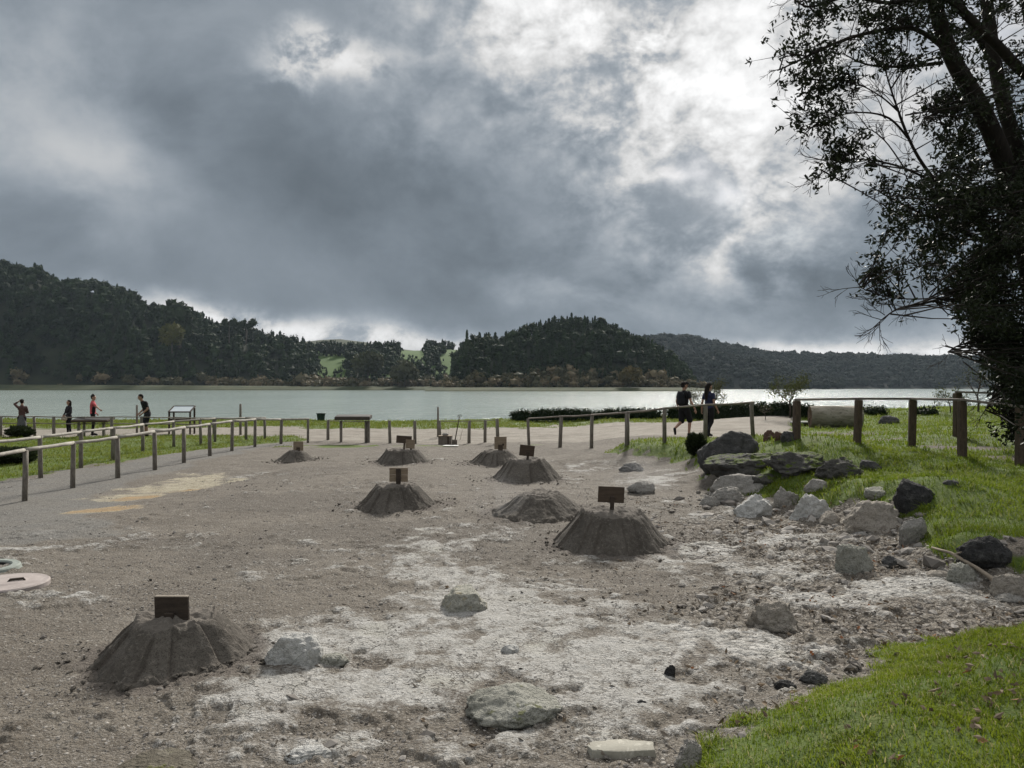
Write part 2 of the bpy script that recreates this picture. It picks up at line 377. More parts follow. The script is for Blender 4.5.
def ground_mat():
    m = bpy.data.materials.new('ground'); m.use_nodes = True; N = NT(m.node_tree)
    pos = N.node('ShaderNodeNewGeometry').outputs['Position']
    nA = N.noise(pos, 1.3, 5, .6); nB = N.noise(pos, 7, 6, .65); nC = N.noise(pos, 34, 5, .7); nD = N.noise(pos, 130, 3, .7)
    vo = N.node('ShaderNodeTexVoronoi', Scale=48, Randomness=1.0); N.link(pos, vo.inputs['Vector']); vd = S(N.t, vo.outputs['Distance'])
    vc = N.node('ShaderNodeSeparateXYZ', Vector=vo.outputs['Color']); vr = S(N.t, vc.outputs[0])
    v2 = N.node('ShaderNodeTexVoronoi', Scale=17, Randomness=1.0); N.link(pos, v2.inputs['Vector'])
    v2c = S(N.t, N.node('ShaderNodeSeparateXYZ', Vector=v2.outputs['Color']).outputs[0]); v2d = S(N.t, v2.outputs['Distance'])
    grit = (nC*.55+nD*.45)
    def cells(scale, lo=0.0):
        v = N.node('ShaderNodeTexVoronoi', Scale=scale, Randomness=1.0); N.link(pos, v.inputs['Vector'])
        c = N.node('ShaderNodeSeparateXYZ', Vector=v.outputs['Color'])
        return S(N.t, v.outputs['Distance']), S(N.t, c.outputs[0]), S(N.t, c.outputs[1])
    d1, r1, q1 = cells(105); d3, r3, q3 = cells(26)
    rub = N.attr('rubble'); damp = N.attr('damp')
    dust = N.mix(nA.ss(.3, .7), (.138, .117, .092), (.210, .184, .150))
    stm = N.node('ShaderNodeMapping'); N.link(pos, stm.inputs[0]); stm.inputs['Scale'].default_value = (.45, 2.4, 1); stm.inputs['Rotation'].default_value = (0, 0, .12)
    stn = N.noise(stm.outputs[0], 1.5, 5, .62); dust = N.mix(stn.ss(.50, .64)*.55, dust, (.118, .099, .078)); dust = N.mix(stn.ss(.47, .36)*.35, dust, (.29, .265, .225))
    dust = N.mix(nB.ss(.38, .66)*.55, dust, (.110, .092, .073))
    dust = N.mix((damp+(nB-.5)*.7).ss(.25, .8)*.75, dust, N.mix(nC.ss(.3, .7), (.080, .066, .052), (.125, .107, .087)))
    dust = N.mix(grit.ss(.47, .36)*.75, dust, (.055, .047, .040))
    dust = N.mix(d1.ss(.6, .35)*.75, dust, N.mix(r1.pow(1.7), (.065, .057, .048), (.34, .315, .28)))
    chip = N.mix(vr, (.075, .067, .058), (.43, .40, .36))
    dust = N.mix(vd.ss(.5, .36)*q1.ss(.2, .8)*vr.ss(.55, .62)*(rub*.4+.45), dust, chip)
    dust = N.mix(d3.ss(.40, .30)*q3.ss(.70, .74)*.8, dust, N.mix(r3, (.07, .062, .054), (.42, .395, .36)))
    dust = N.mix(v2d.ss(.42, .32)*v2c.ss(.45, .5)*rub*.85, dust, N.mix(v2c.ss(.5, 1.0), (.10, .088, .076), (.42, .39, .355)))
    cr = N.attr('crust')
    crc = N.mix(nB.ss(.3, .7), (.37, .36, .335), (.52, .51, .485))
    crc = N.mix(nA.ss(.55, .7)*.35, crc, (.46, .45, .37))
    crc = N.mix(grit.ss(.50, .38)*.75, crc, (.15, .135, .115))
    ck = N.node('ShaderNodeTexVoronoi', Scale=4.5, feature='DISTANCE_TO_EDGE'); wv = N.node('ShaderNodeVectorMath', operation='ADD'); N.link(pos, wv.inputs[0])
    ns = N.node('ShaderNodeVectorMath', operation='SCALE', Scale=.5); N.link(N.noise(pos, 3.5, 5, .65, out='Color'), ns.inputs[0]); N.link(ns.outputs[0], wv.inputs[1]); N.link(wv.outputs[0], ck.inputs['Vector'])
    crack = S(N.t, ck.outputs[0]).ss(.035, .004)*nA.ss(.42, .58)
    crc = N.mix(crack*.8, crc, (.09, .08, .068))
    crc = N.mix(d1.ss(.5, .3)*q1.ss(.66, .7)*.8, crc, N.mix(r1, (.10, .09, .08), (.30, .28, .25)))
    crc = N.mix(d3.ss(.36, .28)*q3.ss(.80, .84)*.9, crc, N.mix(r3, (.06, .055, .05), (.36, .33, .29)))
    cmask = cr*.95+(nA-.5)*.35+(nB-.5)*.95+(nC-.5)*1.0+(nD-.5)*.5
    col = N.mix(cmask.ss(.29, .78)*.92, dust, crc)
    sp = N.attr('spoil')
    col = N.mix((sp+(nB-.5)*.5).ss(.3, .75)*.85, col, N.mix(grit.ss(.35, .65), (.085, .072, .061), (.17, .148, .128)))
    pa = N.attr('path')
    pc = N.mix(vr, (.085, .083, .078), (.26, .255, .24)); pc = N.mix(nA.ss(.3, .7)*.5, pc, (.20, .185, .16))
    col = N.mix((pa+(nB-.5)*.9+(nA-.5)*.6).ss(.25, .85)*.8, col, pc)
    rd = N.attr('road')
    rc = N.mix(nA.ss(.3, .7), (.26, .232, .195), (.345, .315, .27)); rc = N.mix(grit.ss(.55, .68)*.5, rc, (.42, .39, .35))
    rcs = N.node('ShaderNodeMapping'); N.link(pos, rcs.inputs[0]); rcs.inputs['Scale'].default_value = (.25, 1.6, 1)
    rt = N.noise(rcs.outputs[0], 1.0, 4, .6); rc = N.mix(rt.ss(.5, .62)*.5, rc, (.19, .165, .14))
    col = N.mix(rd.ss(.3, .8)*.9, col, rc)
    si = N.attr('sinter')
    so_ = N.attr('soil'); col = N.mix((so_+(nC-.5)*.5).ss(.25, .7)*.85, col, N.mix(grit.ss(.4, .62), (.075, .062, .048), (.24, .21, .175)))
    sc_ = N.mix(nB.ss(.3, .7), (.38, .335, .23), (.50, .455, .35)); sc_ = N.mix(N.attr('ochre')*.95, sc_, (.42, .28, .13)); sc_ = N.mix(grit.ss(.50, .38)*.7, sc_, (.17, .145, .11)); sc_ = N.mix(crack*.8, sc_, (.10, .085, .065)); sc_ = N.mix(stn.ss(.46, .60)*.45, sc_, (.25, .225, .18))
    col = N.mix((si+(nB-.5)*1.2+(nC-.5)*1.1+(stn-.5)*1.2).ss(.3, .8)*.85, col, sc_)
    tu = N.attr('turf')
    tc = N.mix(nB.ss(.3, .7), (.065, .105, .016), (.115, .155, .028)); tc = N.mix(nC.ss(.55, .75)*.6, tc, (.14, .115, .065)); tc = N.mix(nA.ss(.5, .72)*.35, tc, (.115, .125, .04))
    col = N.mix((tu+(nC-.5)*.5).ss(.3, .7), col, tc)
    bh = nB*.035+nC*.022+nD*.009+(vd*-.012+d1*-.006)*(1.0-tu)+v2d*rub*-.05+d3.min(.4)*q3.ss(.70, .74)*-.05+crack*cr*-.03
    bp = N.node('ShaderNodeBump', Strength=.9, Distance=1.0, Height=bh)
    p = N.node('ShaderNodeBsdfPrincipled', Roughness=.93, Normal=bp.outputs[0]); N.link(col, p.inputs['Base Color']); p.inputs['Specular IOR Level'].default_value = .25
    o = N.node('ShaderNodeOutputMaterial'); N.link(p.outputs[0], o.inputs[0])
    return m
ground = build_ground().build('ground', ground_mat(), smooth=True); tag(ground, kind='structure')

# ---------------------------------------------------------------- lake
def water_mat():
    m = bpy.data.materials.new('lake_water'); m.use_nodes = True; N = NT(m.node_tree)
    pos = N.node('ShaderNodeNewGeometry').outputs['Position']
    mp = N.node('ShaderNodeMapping'); N.link(pos, mp.inputs[0]); mp.inputs['Scale'].default_value = (1, .55, 1)
    n1 = N.noise(mp.outputs[0], 1.1, 4, .6, .4); n2 = N.noise(mp.outputs[0], .22, 3, .55, .3); n3 = N.noise(mp.outputs[0], .012, 3, .5)
    bp = N.node('ShaderNodeBump', Strength=1.0, Distance=1.0, Height=n1*.30+n2*.5)
    col = N.mix(n3.ss(.35, .65), (.27, .322, .29), (.31, .362, .327))
    p = N.node('ShaderNodeBsdfPrincipled', Roughness=.16, IOR=1.33, Normal=bp.outputs[0]); N.link(col, p.inputs['Base Color'])
    o = N.node('ShaderNodeOutputMaterial'); N.link(p.outputs[0], o.inputs[0])
    return m
m = MB(); m.add([(-2400, 40, WATER_Z), (2400, 40, WATER_Z), (2400, 2440, WATER_Z), (-2400, 2440, WATER_Z)], [[0, 1, 2, 3]])
lake = m.build('lake', water_mat()); tag(lake, kind='structure')

# ---------------------------------------------------------------- generic materials
def mat(name, c1, c2=None, scale=8, rough=.85, bump=0, bscale=None, c3=None, stretch=None, spec=.3, metal=0, trans=0, rnd=0):
    """noise-mottled paint, wood, stone or leaf"""
    m = bpy.data.materials.new(name); m.use_nodes = True; N = NT(m.node_tree)
    vec = N.node('ShaderNodeTexCoord').outputs['Object']
    if stretch:
        mp = N.node('ShaderNodeMapping'); N.link(vec, mp.inputs[0]); mp.inputs['Scale'].default_value = stretch; vec = mp.outputs[0]
    c2 = c2 or tuple(q*.7 for q in c1)
    n = N.noise(vec, scale, 5, .62); col = N.mix(n.ss(.32, .68), c1, c2)
    n2 = N.noise(vec, scale*3.7, 4, .65)
    if c3: col = N.mix(n2.ss(.54, .68)*.8, col, c3)
    if rnd:
        gi = S(N.t, N.node('ShaderNodeNewGeometry').outputs['Random Per Island'])
        hs = N.node('ShaderNodeHueSaturation', Value=gi*(2*rnd)+(1-rnd)); N.link(col, hs.inputs['Color']); col = hs.outputs[0]
    p = N.node('ShaderNodeBsdfPrincipled', Roughness=rough, Metallic=metal); N.link(col, p.inputs['Base Color']); p.inputs['Specular IOR Level'].default_value = spec
    if bump:
        bp = N.node('ShaderNodeBump', Strength=.9, Distance=1.0, Height=N.noise(vec, bscale or scale*2, 6, .65)*bump); N.link(bp.outputs[0], p.inputs['Normal'])
    sh = p.outputs[0]
    if trans:
        t = N.node('ShaderNodeBsdfTranslucent'); N.link(col, t.inputs[0]); mx = N.node('ShaderNodeMixShader', Fac=trans)
        N.link(sh, mx.inputs[1]); N.link(t.outputs[0], mx.inputs[2]); sh = mx.outputs[0]
    o = N.node('ShaderNodeOutputMaterial'); N.link(sh, o.inputs[0])
    return m
# ---------------------------------------------------------------- hills beyond the lake
def hill(name, prof, d0, d1, material, drop=0, seed=0, rough=.06, nu=160, nt=40, kind='structure'):
    """a ridge seen across the water: rises from the shore at d0 to its crest at d1 and falls away behind.
    prof: crest points (picture column, row); returns the height field for planting"""
    px = np.array([p[0] for p in prof], float); py = np.array([p[1] for p in prof], float)
    u = np.linspace((px[0]-CX)/F, (px[-1]-CX)/F, nu)
    crest = EYE+(HOR-np.interp(u*F+CX, px, py))/F*d1-drop
    crest = np.maximum(crest, WATER_Z+.3)
    t = np.linspace(-.06, 1.7, nt)
    U, T = np.meshgrid(u, t, indexing='ij')
    D = d0+(d1-d0)*T; X = U*D; 
    prf = np.where(T < 1, np.sin(np.clip(T, 0, 1)*math.pi/2)**1.15, np.cos(np.clip((T-1)/.75, 0, 1)*math.pi/2))
    n = (fbm(X/d1*9, D/d1*9, 1.0, 5, seed)-.5)*2
    Z = WATER_Z-.6+(crest[:, None]-WATER_Z+.6)*prf*(1+n*rough*4*np.clip(T, 0, 1)*np.clip(1.0-T*.75, .1, 1))+np.where(T < .02, -1.5, .9)
    m = MB(); i, j = np.meshgrid(np.arange(nu-1), np.arange(nt-1), indexing='ij')
    f = np.stack([i*nt+j, (i+1)*nt+j, (i+1)*nt+j+1, i*nt+j+1], -1).reshape(-1, 4)
    m.add(np.stack([X, D, Z], -1).reshape(-1, 3), f)
    o = m.build(name, material, smooth=True); tag(o, kind=kind)
    def at(uu, tt):
        fi = np.clip((uu-u[0])/(u[-1]-u[0])*(nu-1), 0, nu-1.001); fj = np.clip((tt-t[0])/(t[-1]-t[0])*(nt-1), 0, nt-1.001)
        i0 = fi.astype(int); j0 = fj.astype(int); a = fi-i0; b = fj-j0
        z = Z[i0, j0]*(1-a)*(1-b)+Z[i0+1, j0]*a*(1-b)+Z[i0, j0+1]*(1-a)*b+Z[i0+1, j0+1]*a*b
        d = d0+(d1-d0)*tt
        return np.stack([uu*d, d, z], -1)
    return at

ICO = None
def ico(sub):
    bm = bmesh.new(); bmesh.ops.create_icosphere(bm, subdivisions=sub, radius=1)
    v = np.array([p.co[:] for p in bm.verts]); f = np.array([[q.index for q in g.verts] for g in bm.faces]); bm.free(); return v, f
ICO1 = ico(1); ICO2 = ico(2); ICO3 = ico(3)
def diamonds(c, n, ln, wd, bend=.15, roll=None):
    """leaf-shaped faces: centres c, direction n (unit), lengths, widths -> verts, tris"""
    k = len(c); q = rng.normal(size=(k, 3)); s = np.cross(n, q); s /= np.linalg.norm(s, axis=1)[:, None]+1e-9
    w = np.cross(n, s)
    ln = np.broadcast_to(ln, (k,))[:, None]; wd = np.broadcast_to(wd, (k,))[:, None]
    a = c-n*ln*.5; b = c+n*ln*.5+w*ln*bend; l = c+s*wd*.5-n*ln*.06+w*ln*.03; r = c-s*wd*.5-n*ln*.06+w*ln*.03
    v = np.stack([a, l, b, r], 1).reshape(-1, 3)
    i = np.arange(k)*4
    f = np.stack([np.stack([i, i+1, i+2], 1), np.stack([i, i+2, i+3], 1)], 1).reshape(-1, 3)
    return v, f
def rdir(n):
    d = rng.normal(size=(n, 3)); return d/np.linalg.norm(d, axis=1)[:, None]

def far_crown(mb, base, h, w, kind, tint, dens=1.0):
    """a far tree's crown: lumpy core with loose sprays of foliage round it"""
    v, f = ICO1
    x, y, z = base
    if kind == 'cone':
        for k in range(4):
            s = w*(.52-.115*k); zz = z+h*(.22+.21*k)
            mb.add(v*np.array([s, s, h*.17])*(1+rng.normal(0, .14, (len(v), 1)))+np.array([x, y, zz]), f, tint=tint)
        k = int(46*dens); t = rng.random(k)**.8; a = rng.random(k)*2*math.pi; r = w*.5*(1.02-t)*(.8+.45*rng.random(k))
        c = np.stack([x+r*np.cos(a), y+r*np.sin(a), z+h*(.06+.94*t)], 1)
        d = np.stack([np.cos(a), np.sin(a), rng.normal(-.1, .5, k)], 1); d /= np.linalg.norm(d, axis=1)[:, None]
        vv, ff = diamonds(c, d, w*.26, w*.17); mb.add(vv, ff, tint=tint)
    else:
        nl = 6 if kind == 'round' else 5
        lob = []
        for k in range(nl):
            a = rng.random()*6.28; rr = w*.24*rng.random()**.5*(1.5 if kind == 'flat' else 1)
            zz = z+h*((.38+.42*rng.random()) if kind == 'round' else (.74+.14*rng.random())); s = w*(.24+.12*rng.random())
            sz = s*(.85 if kind == 'round' else .38)*(h/w if kind == 'round' and h > w else 1)**.5
            lob.append((x+rr*math.cos(a), y+rr*math.sin(a), zz, s, sz))
            mb.add(v*np.array([s, s, sz])*.86*(1+rng.normal(0, .13, (len(v), 1)))+np.array([x+rr*math.cos(a), y+rr*math.sin(a), zz]), f, tint=tint)
        k = int(12*dens)
        for (lx, ly, lz, s, sz) in lob:
            n = rdir(k); c = np.array([lx, ly, lz])+n*np.array([s, s, sz])*(.85+.35*rng.random((k, 1)))
            d = n+rdir(k)*.8; d /= np.linalg.norm(d, axis=1)[:, None]
            vv, ff = diamonds(c, d, w*.20, w*.13); mb.add(vv, ff, tint=tint)

def foliage_mat(name, dark, light, hue=None, trans=.12, rough=.75):
    m = bpy.data.materials.new(name); m.use_nodes = True; N = NT(m.node_tree)
    gi = N.node('ShaderNodeNewGeometry'); rnd = S(N.t, gi.outputs['Random Per Island'])
    t = N.attr('tint')
    col = N.mix((t*.75+rnd*.25).clamp(), dark, light)
    if hue: col = N.mix(rnd.ss(.86, .97), col, hue)
    p = N.node('ShaderNodeBsdfPrincipled', Roughness=rough); N.link(col, p.inputs['Base Color']); p.inputs['Specular IOR Level'].default_value = .12
    tr = N.node('ShaderNodeBsdfTranslucent'); N.link(col, tr.inputs[0]); mx = N.node('ShaderNodeMixShader', Fac=trans)
    N.link(p.outputs[0], mx.inputs[1]); N.link(tr.outputs[0], mx.inputs[2])
    o = N.node('ShaderNodeOutputMaterial'); N.link(mx.outputs[0], o.inputs[0]); return m
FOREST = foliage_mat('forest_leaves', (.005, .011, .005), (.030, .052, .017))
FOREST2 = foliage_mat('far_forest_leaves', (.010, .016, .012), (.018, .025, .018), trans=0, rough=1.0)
SCRUB = foliage_mat('shore_scrub', (.045, .050, .024), (.19, .15, .09))
floor_m = mat('forest_floor', (.008, .013, .006), (.02, .026, .012), .05, 1.0)
meadow_m = mat('hill_meadow', (.042, .085, .012), (.055, .10, .016), .02, 1.0)
olive_m = mat('olive_hill', (.026, .034, .013), (.036, .042, .018), .02, 1.0)
far_m = mat('far_hill', (.004, .007, .005), (.009, .013, .009), .02, 1.0)
bank_m = mat('shore_turf', (.025, .036, .012), (.05, .056, .022), .06, 1.0)

def plant(at, name, n, u0, u1, t0, t1, hh, mat_, kinds, keep=None, tintf=None, dens=1.0, wf=.62, label=None, bias=1.0, hf=None):
    mb = MB()
    uu = u0+(u1-u0)*rng.random(n); tt = t0+(t1-t0)*rng.random(n)**bias
    p = at(uu, tt)
    for i in range(n):
        q = p[i]
        if keep is not None and not keep(uu[i]*F+CX, tt[i], q): continue
        h = hh*(.55+.5*rng.random()+.45*rng.random()**4); kd = kinds[int(rng.random()*len(kinds))]
        if hf is not None: h *= hf(uu[i]*F+CX, q)
        w = h*wf*(.8+.5*rng.random())*(.62 if kd == 'cone' else 1)
        tint = float(np.clip(fbm(np.array([q[0]*.012]), np.array([q[1]*.012]), 1.0, 3, 77)[0]*1.1-.35+.5*rng.random()**2, 0, 1)) if tintf is None else tintf()
        far_crown(mb, q-np.array([0, 0, h*.10]), h, w, kd, tint, dens)
    o = mb.build(name, mat_); tag(o, label, None, None, 'stuff'); return o
U = lambda px: (px-CX)/F
# wooded hill on the left
P1 = [(-330, 300), (-250, 275), (-120, 262), (0, 268), (30, 272), (60, 283), (100, 285), (135, 296), (150, 310), (165, 314), (195, 318), (215, 328), (240, 332), (270, 340), (300, 346), (322, 362), (345, 388)]
at1 = hill('wooded_hill', P1, 900, 1120, floor_m, drop=9.5, seed=3)
plant(at1, 'hillside_forest', 1500, U(-120), U(318), .05, 1.05, 21, FOREST, ['round', 'round', 'cone'], label='dark mixed forest covering the left hill across the lake', bias=.85)
# wooded hill in the middle
P2 = [(438, 389), (452, 362), (466, 343), (482, 337), (500, 341), (520, 331), (545, 324), (572, 319), (600, 322), (625, 333), (645, 341), (660, 352), (676, 360), (690, 374), (706, 389)]
at2 = hill('wooded_knoll', P2, 640, 760, floor_m, drop=8, seed=9)
plant(at2, 'knoll_forest', 1000, U(452), U(694), .10, 1.05, 12, FOREST, ['cone', 'cone', 'round'], label='dark pine wood covering the rounded hill in the middle', bias=.85)
# open meadow slope and hedged ridge between them, and the olive hill far behind
P3 = [(250, 360), (290, 352), (330, 350), (370, 350), (400, 350), (425, 350), (450, 349), (480, 350), (520, 352), (560, 360)]
at3 = hill('meadow_slope', P3, 880, 1250, meadow_m, drop=2, seed=15, rough=.02)
def keep3(px, t, q):
    py = HOR-(q[2]-EYE)/q[1]*F
    if 312 < px < 342 and 357 < py < 368: return False
    if 445 < px < 464 and 350 < py < 369 and px > 439+(py-350)*.5: return False
    if 404 < px < 421 and 350 < py < 358: return False
    return True
def hf3(px, q):
    py = HOR-(q[2]-EYE)/q[1]*F
    return .38 if ((308 < px < 346 or 440 < px < 468) and py > 357) or (400 < px < 425 and 350 < py < 366) else 1.0
plant(at3, 'hedgerow_trees', 1100, U(285), U(480), .03, 1.0, 15, FOREST, ['round', 'round', 'cone'], keep=keep3, hf=hf3, label='trees and hedges round the bright meadows between the hills')
P4 = [(250, 352), (290, 344), (320, 340.5), (340, 340), (365, 343), (385, 348), (420, 352), (480, 356)]
hill('olive_hill', P4, 1500, 1900, olive_m, seed=21, rough=.02)
# long ridge at the right end of the lake
P5 = [(560, 352), (600, 345), (640, 340), (668, 337.5), (690, 338), (715, 345), (740, 350), (765, 354.5), (790, 355), (820, 357), (850, 356.5), (880, 358), (905, 357), (935, 360), (950, 358), (980, 359), (1010, 356), (1060, 350), (1140, 346), (1240, 352), (1330, 362)]
at5 = hill('far_ridge', P5, 1620, 2050, far_m, drop=5, seed=27, rough=.05, nu=240)
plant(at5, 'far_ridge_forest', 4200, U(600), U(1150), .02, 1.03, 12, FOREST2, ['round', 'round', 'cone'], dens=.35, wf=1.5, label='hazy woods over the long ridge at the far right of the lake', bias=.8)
P6 = [(640, 372), (680, 358), (715, 354), (745, 358), (775, 365), (800, 374), (840, 384)]
at6 = hill('ridge_shoulder', P6, 1350, 1560, far_m, drop=5, seed=33, rough=.04)
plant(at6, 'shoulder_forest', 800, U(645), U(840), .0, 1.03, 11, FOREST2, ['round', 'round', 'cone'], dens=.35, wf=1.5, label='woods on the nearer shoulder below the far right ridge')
# low turf bank and pale scrub along the far shore
PB = [(-300, 386.3), (0, 386.0), (150, 386.3), (330, 386.6), (450, 387.2), (560, 387.0), (710, 388.2)]
for nm, p_, d0, d1 in (('far_shore_turf', [(-300, 385.6), (0, 385.4), (150, 386), (260, 386.6), (330, 386.8), (450, 387.2)], 850, 885), ('middle_shore_turf', [(425, 389.6), (440, 388.6), (560, 388.3), (690, 388.6), (712, 389.8)], 600, 632)):
    atb = hill(nm, p_, d0, d1, bank_m, seed=41, rough=.01)
pl = lambda: float(rng.random()**1.4)
plant(at1, 'shore_scrub', 170, U(-60), U(345), .0, .07, 12, SCRUB, ['round'], keep=lambda px, t, q: rng.random() < (.25 if px < 150 else .95), tintf=pl, wf=1.15, label='pale leafless scrub lining the far left shore')
plant(at3, 'shore_willows', 130, U(300), U(460), .0, .07, 11, SCRUB, ['round'], tintf=pl, wf=1.1, label='pale willows and scrub along the far shore between the hills')
plant(at2, 'knoll_shore_scrub', 170, U(448), U(705), .0, .16, 9, SCRUB, ['round'], tintf=lambda: float(rng.random()**2.2), wf=1.15, label='pale scrub along the shore below the middle hill')

# trees one can tell apart on the far shore
TRUNK_FAR = mat('far_bark', (.05, .04, .032), (.09, .08, .065), .6)
def far_tree(name, px, top, base, d, wpx, kind, label, cat='tree', dark=(.02, .032, .016), light=(.045, .062, .03), dens=4, stems=1, group=None):
    w = wpx/F*d; z1 = EYE+(HOR-top)/F*d; z0 = EYE+(HOR-base)/F*d; h = z1-z0; x = U(px)*d
    r = empty(name, (x, d, z0), 0, label, cat, group)
    t = MB()
    for s in range(stems):
        a = s*2.1; t.tube([(0, 0, -4), (0, 0, 0), (math.cos(a)*w*.1*s, .2*w*s, h*.45), (math.cos(a)*w*.2*s, .1*w*s, h*.8)], [h*.03, h*.025, h*.018, h*.008], 6)
    t.build('trunk', TRUNK_FAR, r)
    m = MB()
    if kind == 'flat':
        for s in range(5):
            a = rng.random()*6.28
            far_crown(m, np.array([(s/4-.5)*w*.75, math.sin(a)*w*.2, h*(.28+.16*rng.random())]), h*.55, w*.34, 'round', float(rng.random()*.5), 1.6)
    else: far_crown(m, np.array([0, 0, h*-.02]), h*.98, w, kind, .5*float(rng.random())+.25, dens)
    if kind == 'round':
        for s in range(3): far_crown(m, np.array([(s-1)*w*.25, 0, h*(.0+.1*(s == 1))]), h*.85, w*.6, 'round', float(rng.random()), dens)
    m.build('crown', foliage_mat(name+'_leaves', dark, light), r)
    return r
far_tree('tall_tree', 180, 297, 345, 960, 34, 'round', 'tallest dark round tree rising above the right end of the left hill')
far_tree('autumn_tree', 172, 320, 350, 925, 22, 'round', 'yellowish green tree standing below the tallest tree of the left hill', dark=(.06, .07, .02), light=(.12, .11, .03))
far_tree('skyline_tree', 229, 317, 340, 985, 15, 'flat', 'left one of two open crowned trees on the skyline of the left hill', stems=2)
far_tree('skyline_tree', 246, 316, 341, 990, 24, 'flat', 'wider right one of two open crowned trees on the skyline of the left hill', stems=3)
far_tree('golden_tree', 630, 364, 388.5, 628, 20, 'round', 'golden brown autumn tree on the shore below the middle hill', dark=(.07, .06, .02), light=(.13, .10, .04))
far_tree('poplar_tree', 467, 329, 365, 700, 9, 'cone', 'narrow tall dark tree at the left edge of the middle hill')
far_tree('meadow_tree', 368, 352, 376, 900, 30, 'round', 'broad olive green tree beside the bright meadow across the lake', dark=(.035, .045, .018), light=(.065, .07, .03))
far_tree('willow_tree', 405, 362, 384, 872, 26, 'round', 'pale green willow by the far shore between the two hills', dark=(.05, .06, .03), light=(.09, .09, .05))
# ---------------------------------------------------------------- air
hm = bpy.data.materials.new('haze'); hm.use_nodes = True; N = NT(hm.node_tree)
pv = N.node('ShaderNodeVolumePrincipled', Density=.000032, Color=(.70, .85, 1, 1), Anisotropy=.25)
o_ = N.node('ShaderNodeOutputMaterial'); N.link(pv.outputs[0], o_.inputs['Volume']); hm.cycles.homogeneous_volume = True
m = MB(); m.box((0, 0, 110), (5000, 5000, 240)); hz = m.build('haze', hm); tag(hz, 'pale damp air over the whole lake', kind='stuff')
# ---------------------------------------------------------------- turf, gravel, fallen leaves
def inst(vs, fs, P, scale, rot=None):
    """many copies of small shapes gathered in one mesh: vs list of variants"""
    pass
def blades(mb, P, h, w, lean=.95, tint=None):
    n = len(P); a = rng.random(n)*2*math.pi; b = rng.random(n)*2*math.pi
    s = np.stack([np.cos(a), np.sin(a), np.zeros(n)], 1); l = np.stack([np.cos(b), np.sin(b), np.zeros(n)], 1)*(lean*(.3+rng.random(n)))[:, None]
    h = np.broadcast_to(h, (n,))[:, None]; w = np.broadcast_to(w, (n,))[:, None]; z = np.array([0, 0, 1.0])
    m = P+z*h*.55+l*h*.35; t = P+z*h*(1.0-.35*np.linalg.norm(l, axis=1)[:, None])+l*h*1.05
    v = np.stack([P-s*w*.5-z*.01, P+s*w*.5-z*.01, m+s*w*.38, m-s*w*.38, t], 1).reshape(-1, 3)
    i = np.arange(n)*5
    f = np.stack([np.stack([i, i+1, i+2], 1), np.stack([i, i+2, i+3], 1), np.stack([i+3, i+2, i+4], 1)], 1).reshape(-1, 3)
    tt = np.repeat(rng.random(n) if tint is None else tint, 5)
    mb.add(v, f, tint=tt)
TURF = foliage_mat('turf_blade', (.075, .125, .010), (.26, .31, .028), hue=(.36, .32, .16), trans=.5, rough=.6)
GRASS = foliage_mat('grass_blade', (.075, .13, .012), (.23, .275, .03), hue=(.24, .24, .09), trans=.48, rough=.6)
DRYGRASS = foliage_mat('lawn_blade', (.10, .15, .02), (.25, .275, .045), hue=(.25, .25, .10), trans=.38, rough=.7)
def grow(name, xr, yr, n, h, w, matr, label, near=0, thin=0):
    x = xr[0]+(xr[1]-xr[0])*rng.random(n); y = yr[0]+(yr[1]-yr[0])*rng.random(n)
    vis = (np.abs(x) < y*.72+.9)
    x, y = x[vis], y[vis]
    g = grass_mask(x, y); patch = fbm(x, y, 2.2, 3, 71); pt = fbm(x, y, 7, 3, 73)
    k = rng.random(len(x)) < sstep(.15, .8, g)*(1-thin*sstep(.55, .68, pt))*(.30+.70*sstep(.34, .5, patch))*(1-.55*sstep(.60, .70, fbm(x, y, 3.1, 3, 75)))
    x, y, g, patch, pt = x[k], y[k], g[k], patch[k], pt[k]
    z = H(x, y)+(fbm(x, y, 2.6, 5, 37)-.5)*.05*g
    mb = MB()
    hh = h*(.45+.8*rng.random(len(x)))*(.45+1.0*pt)*(1+.9*sstep(.55, .7, fbm(x, y, 4.2, 3, 79))); tint = np.clip((patch-.3)*1.3+.5*rng.random(len(x))-.1, 0, 1)
    blades(mb, np.stack([x, y, z], 1), hh, w*(.7+.6*rng.random(len(x))), tint=tint)
    o = mb.build(name, matr); tag(o, label, kind='stuff'); return o
grow('turf_grass', (.6, 5.2), (2.6, 6.4), 190000, .036, .0052, TURF, 'short green turf on the bank in the lower right corner', thin=.6)
grow('bank_grass', (2.2, 9.5), (7.2, 14.5), 90000, .075, .010, GRASS, 'green grass growing over the rocky bank on the right', thin=.5)
grow('meadow_grass', (2.2, 26), (14.5, 36), 130000, .085, .018, GRASS, 'grass behind the right timber fence', thin=.5)
grow('lawn_grass', (-26, -8), (15, 34), 90000, .07, .020, DRYGRASS, 'mown lawn beyond the left path')
grow('shore_grass', (-36, 30), (38, 50), 90000, .09, .035, DRYGRASS, 'strip of rough grass along the near lake shore')

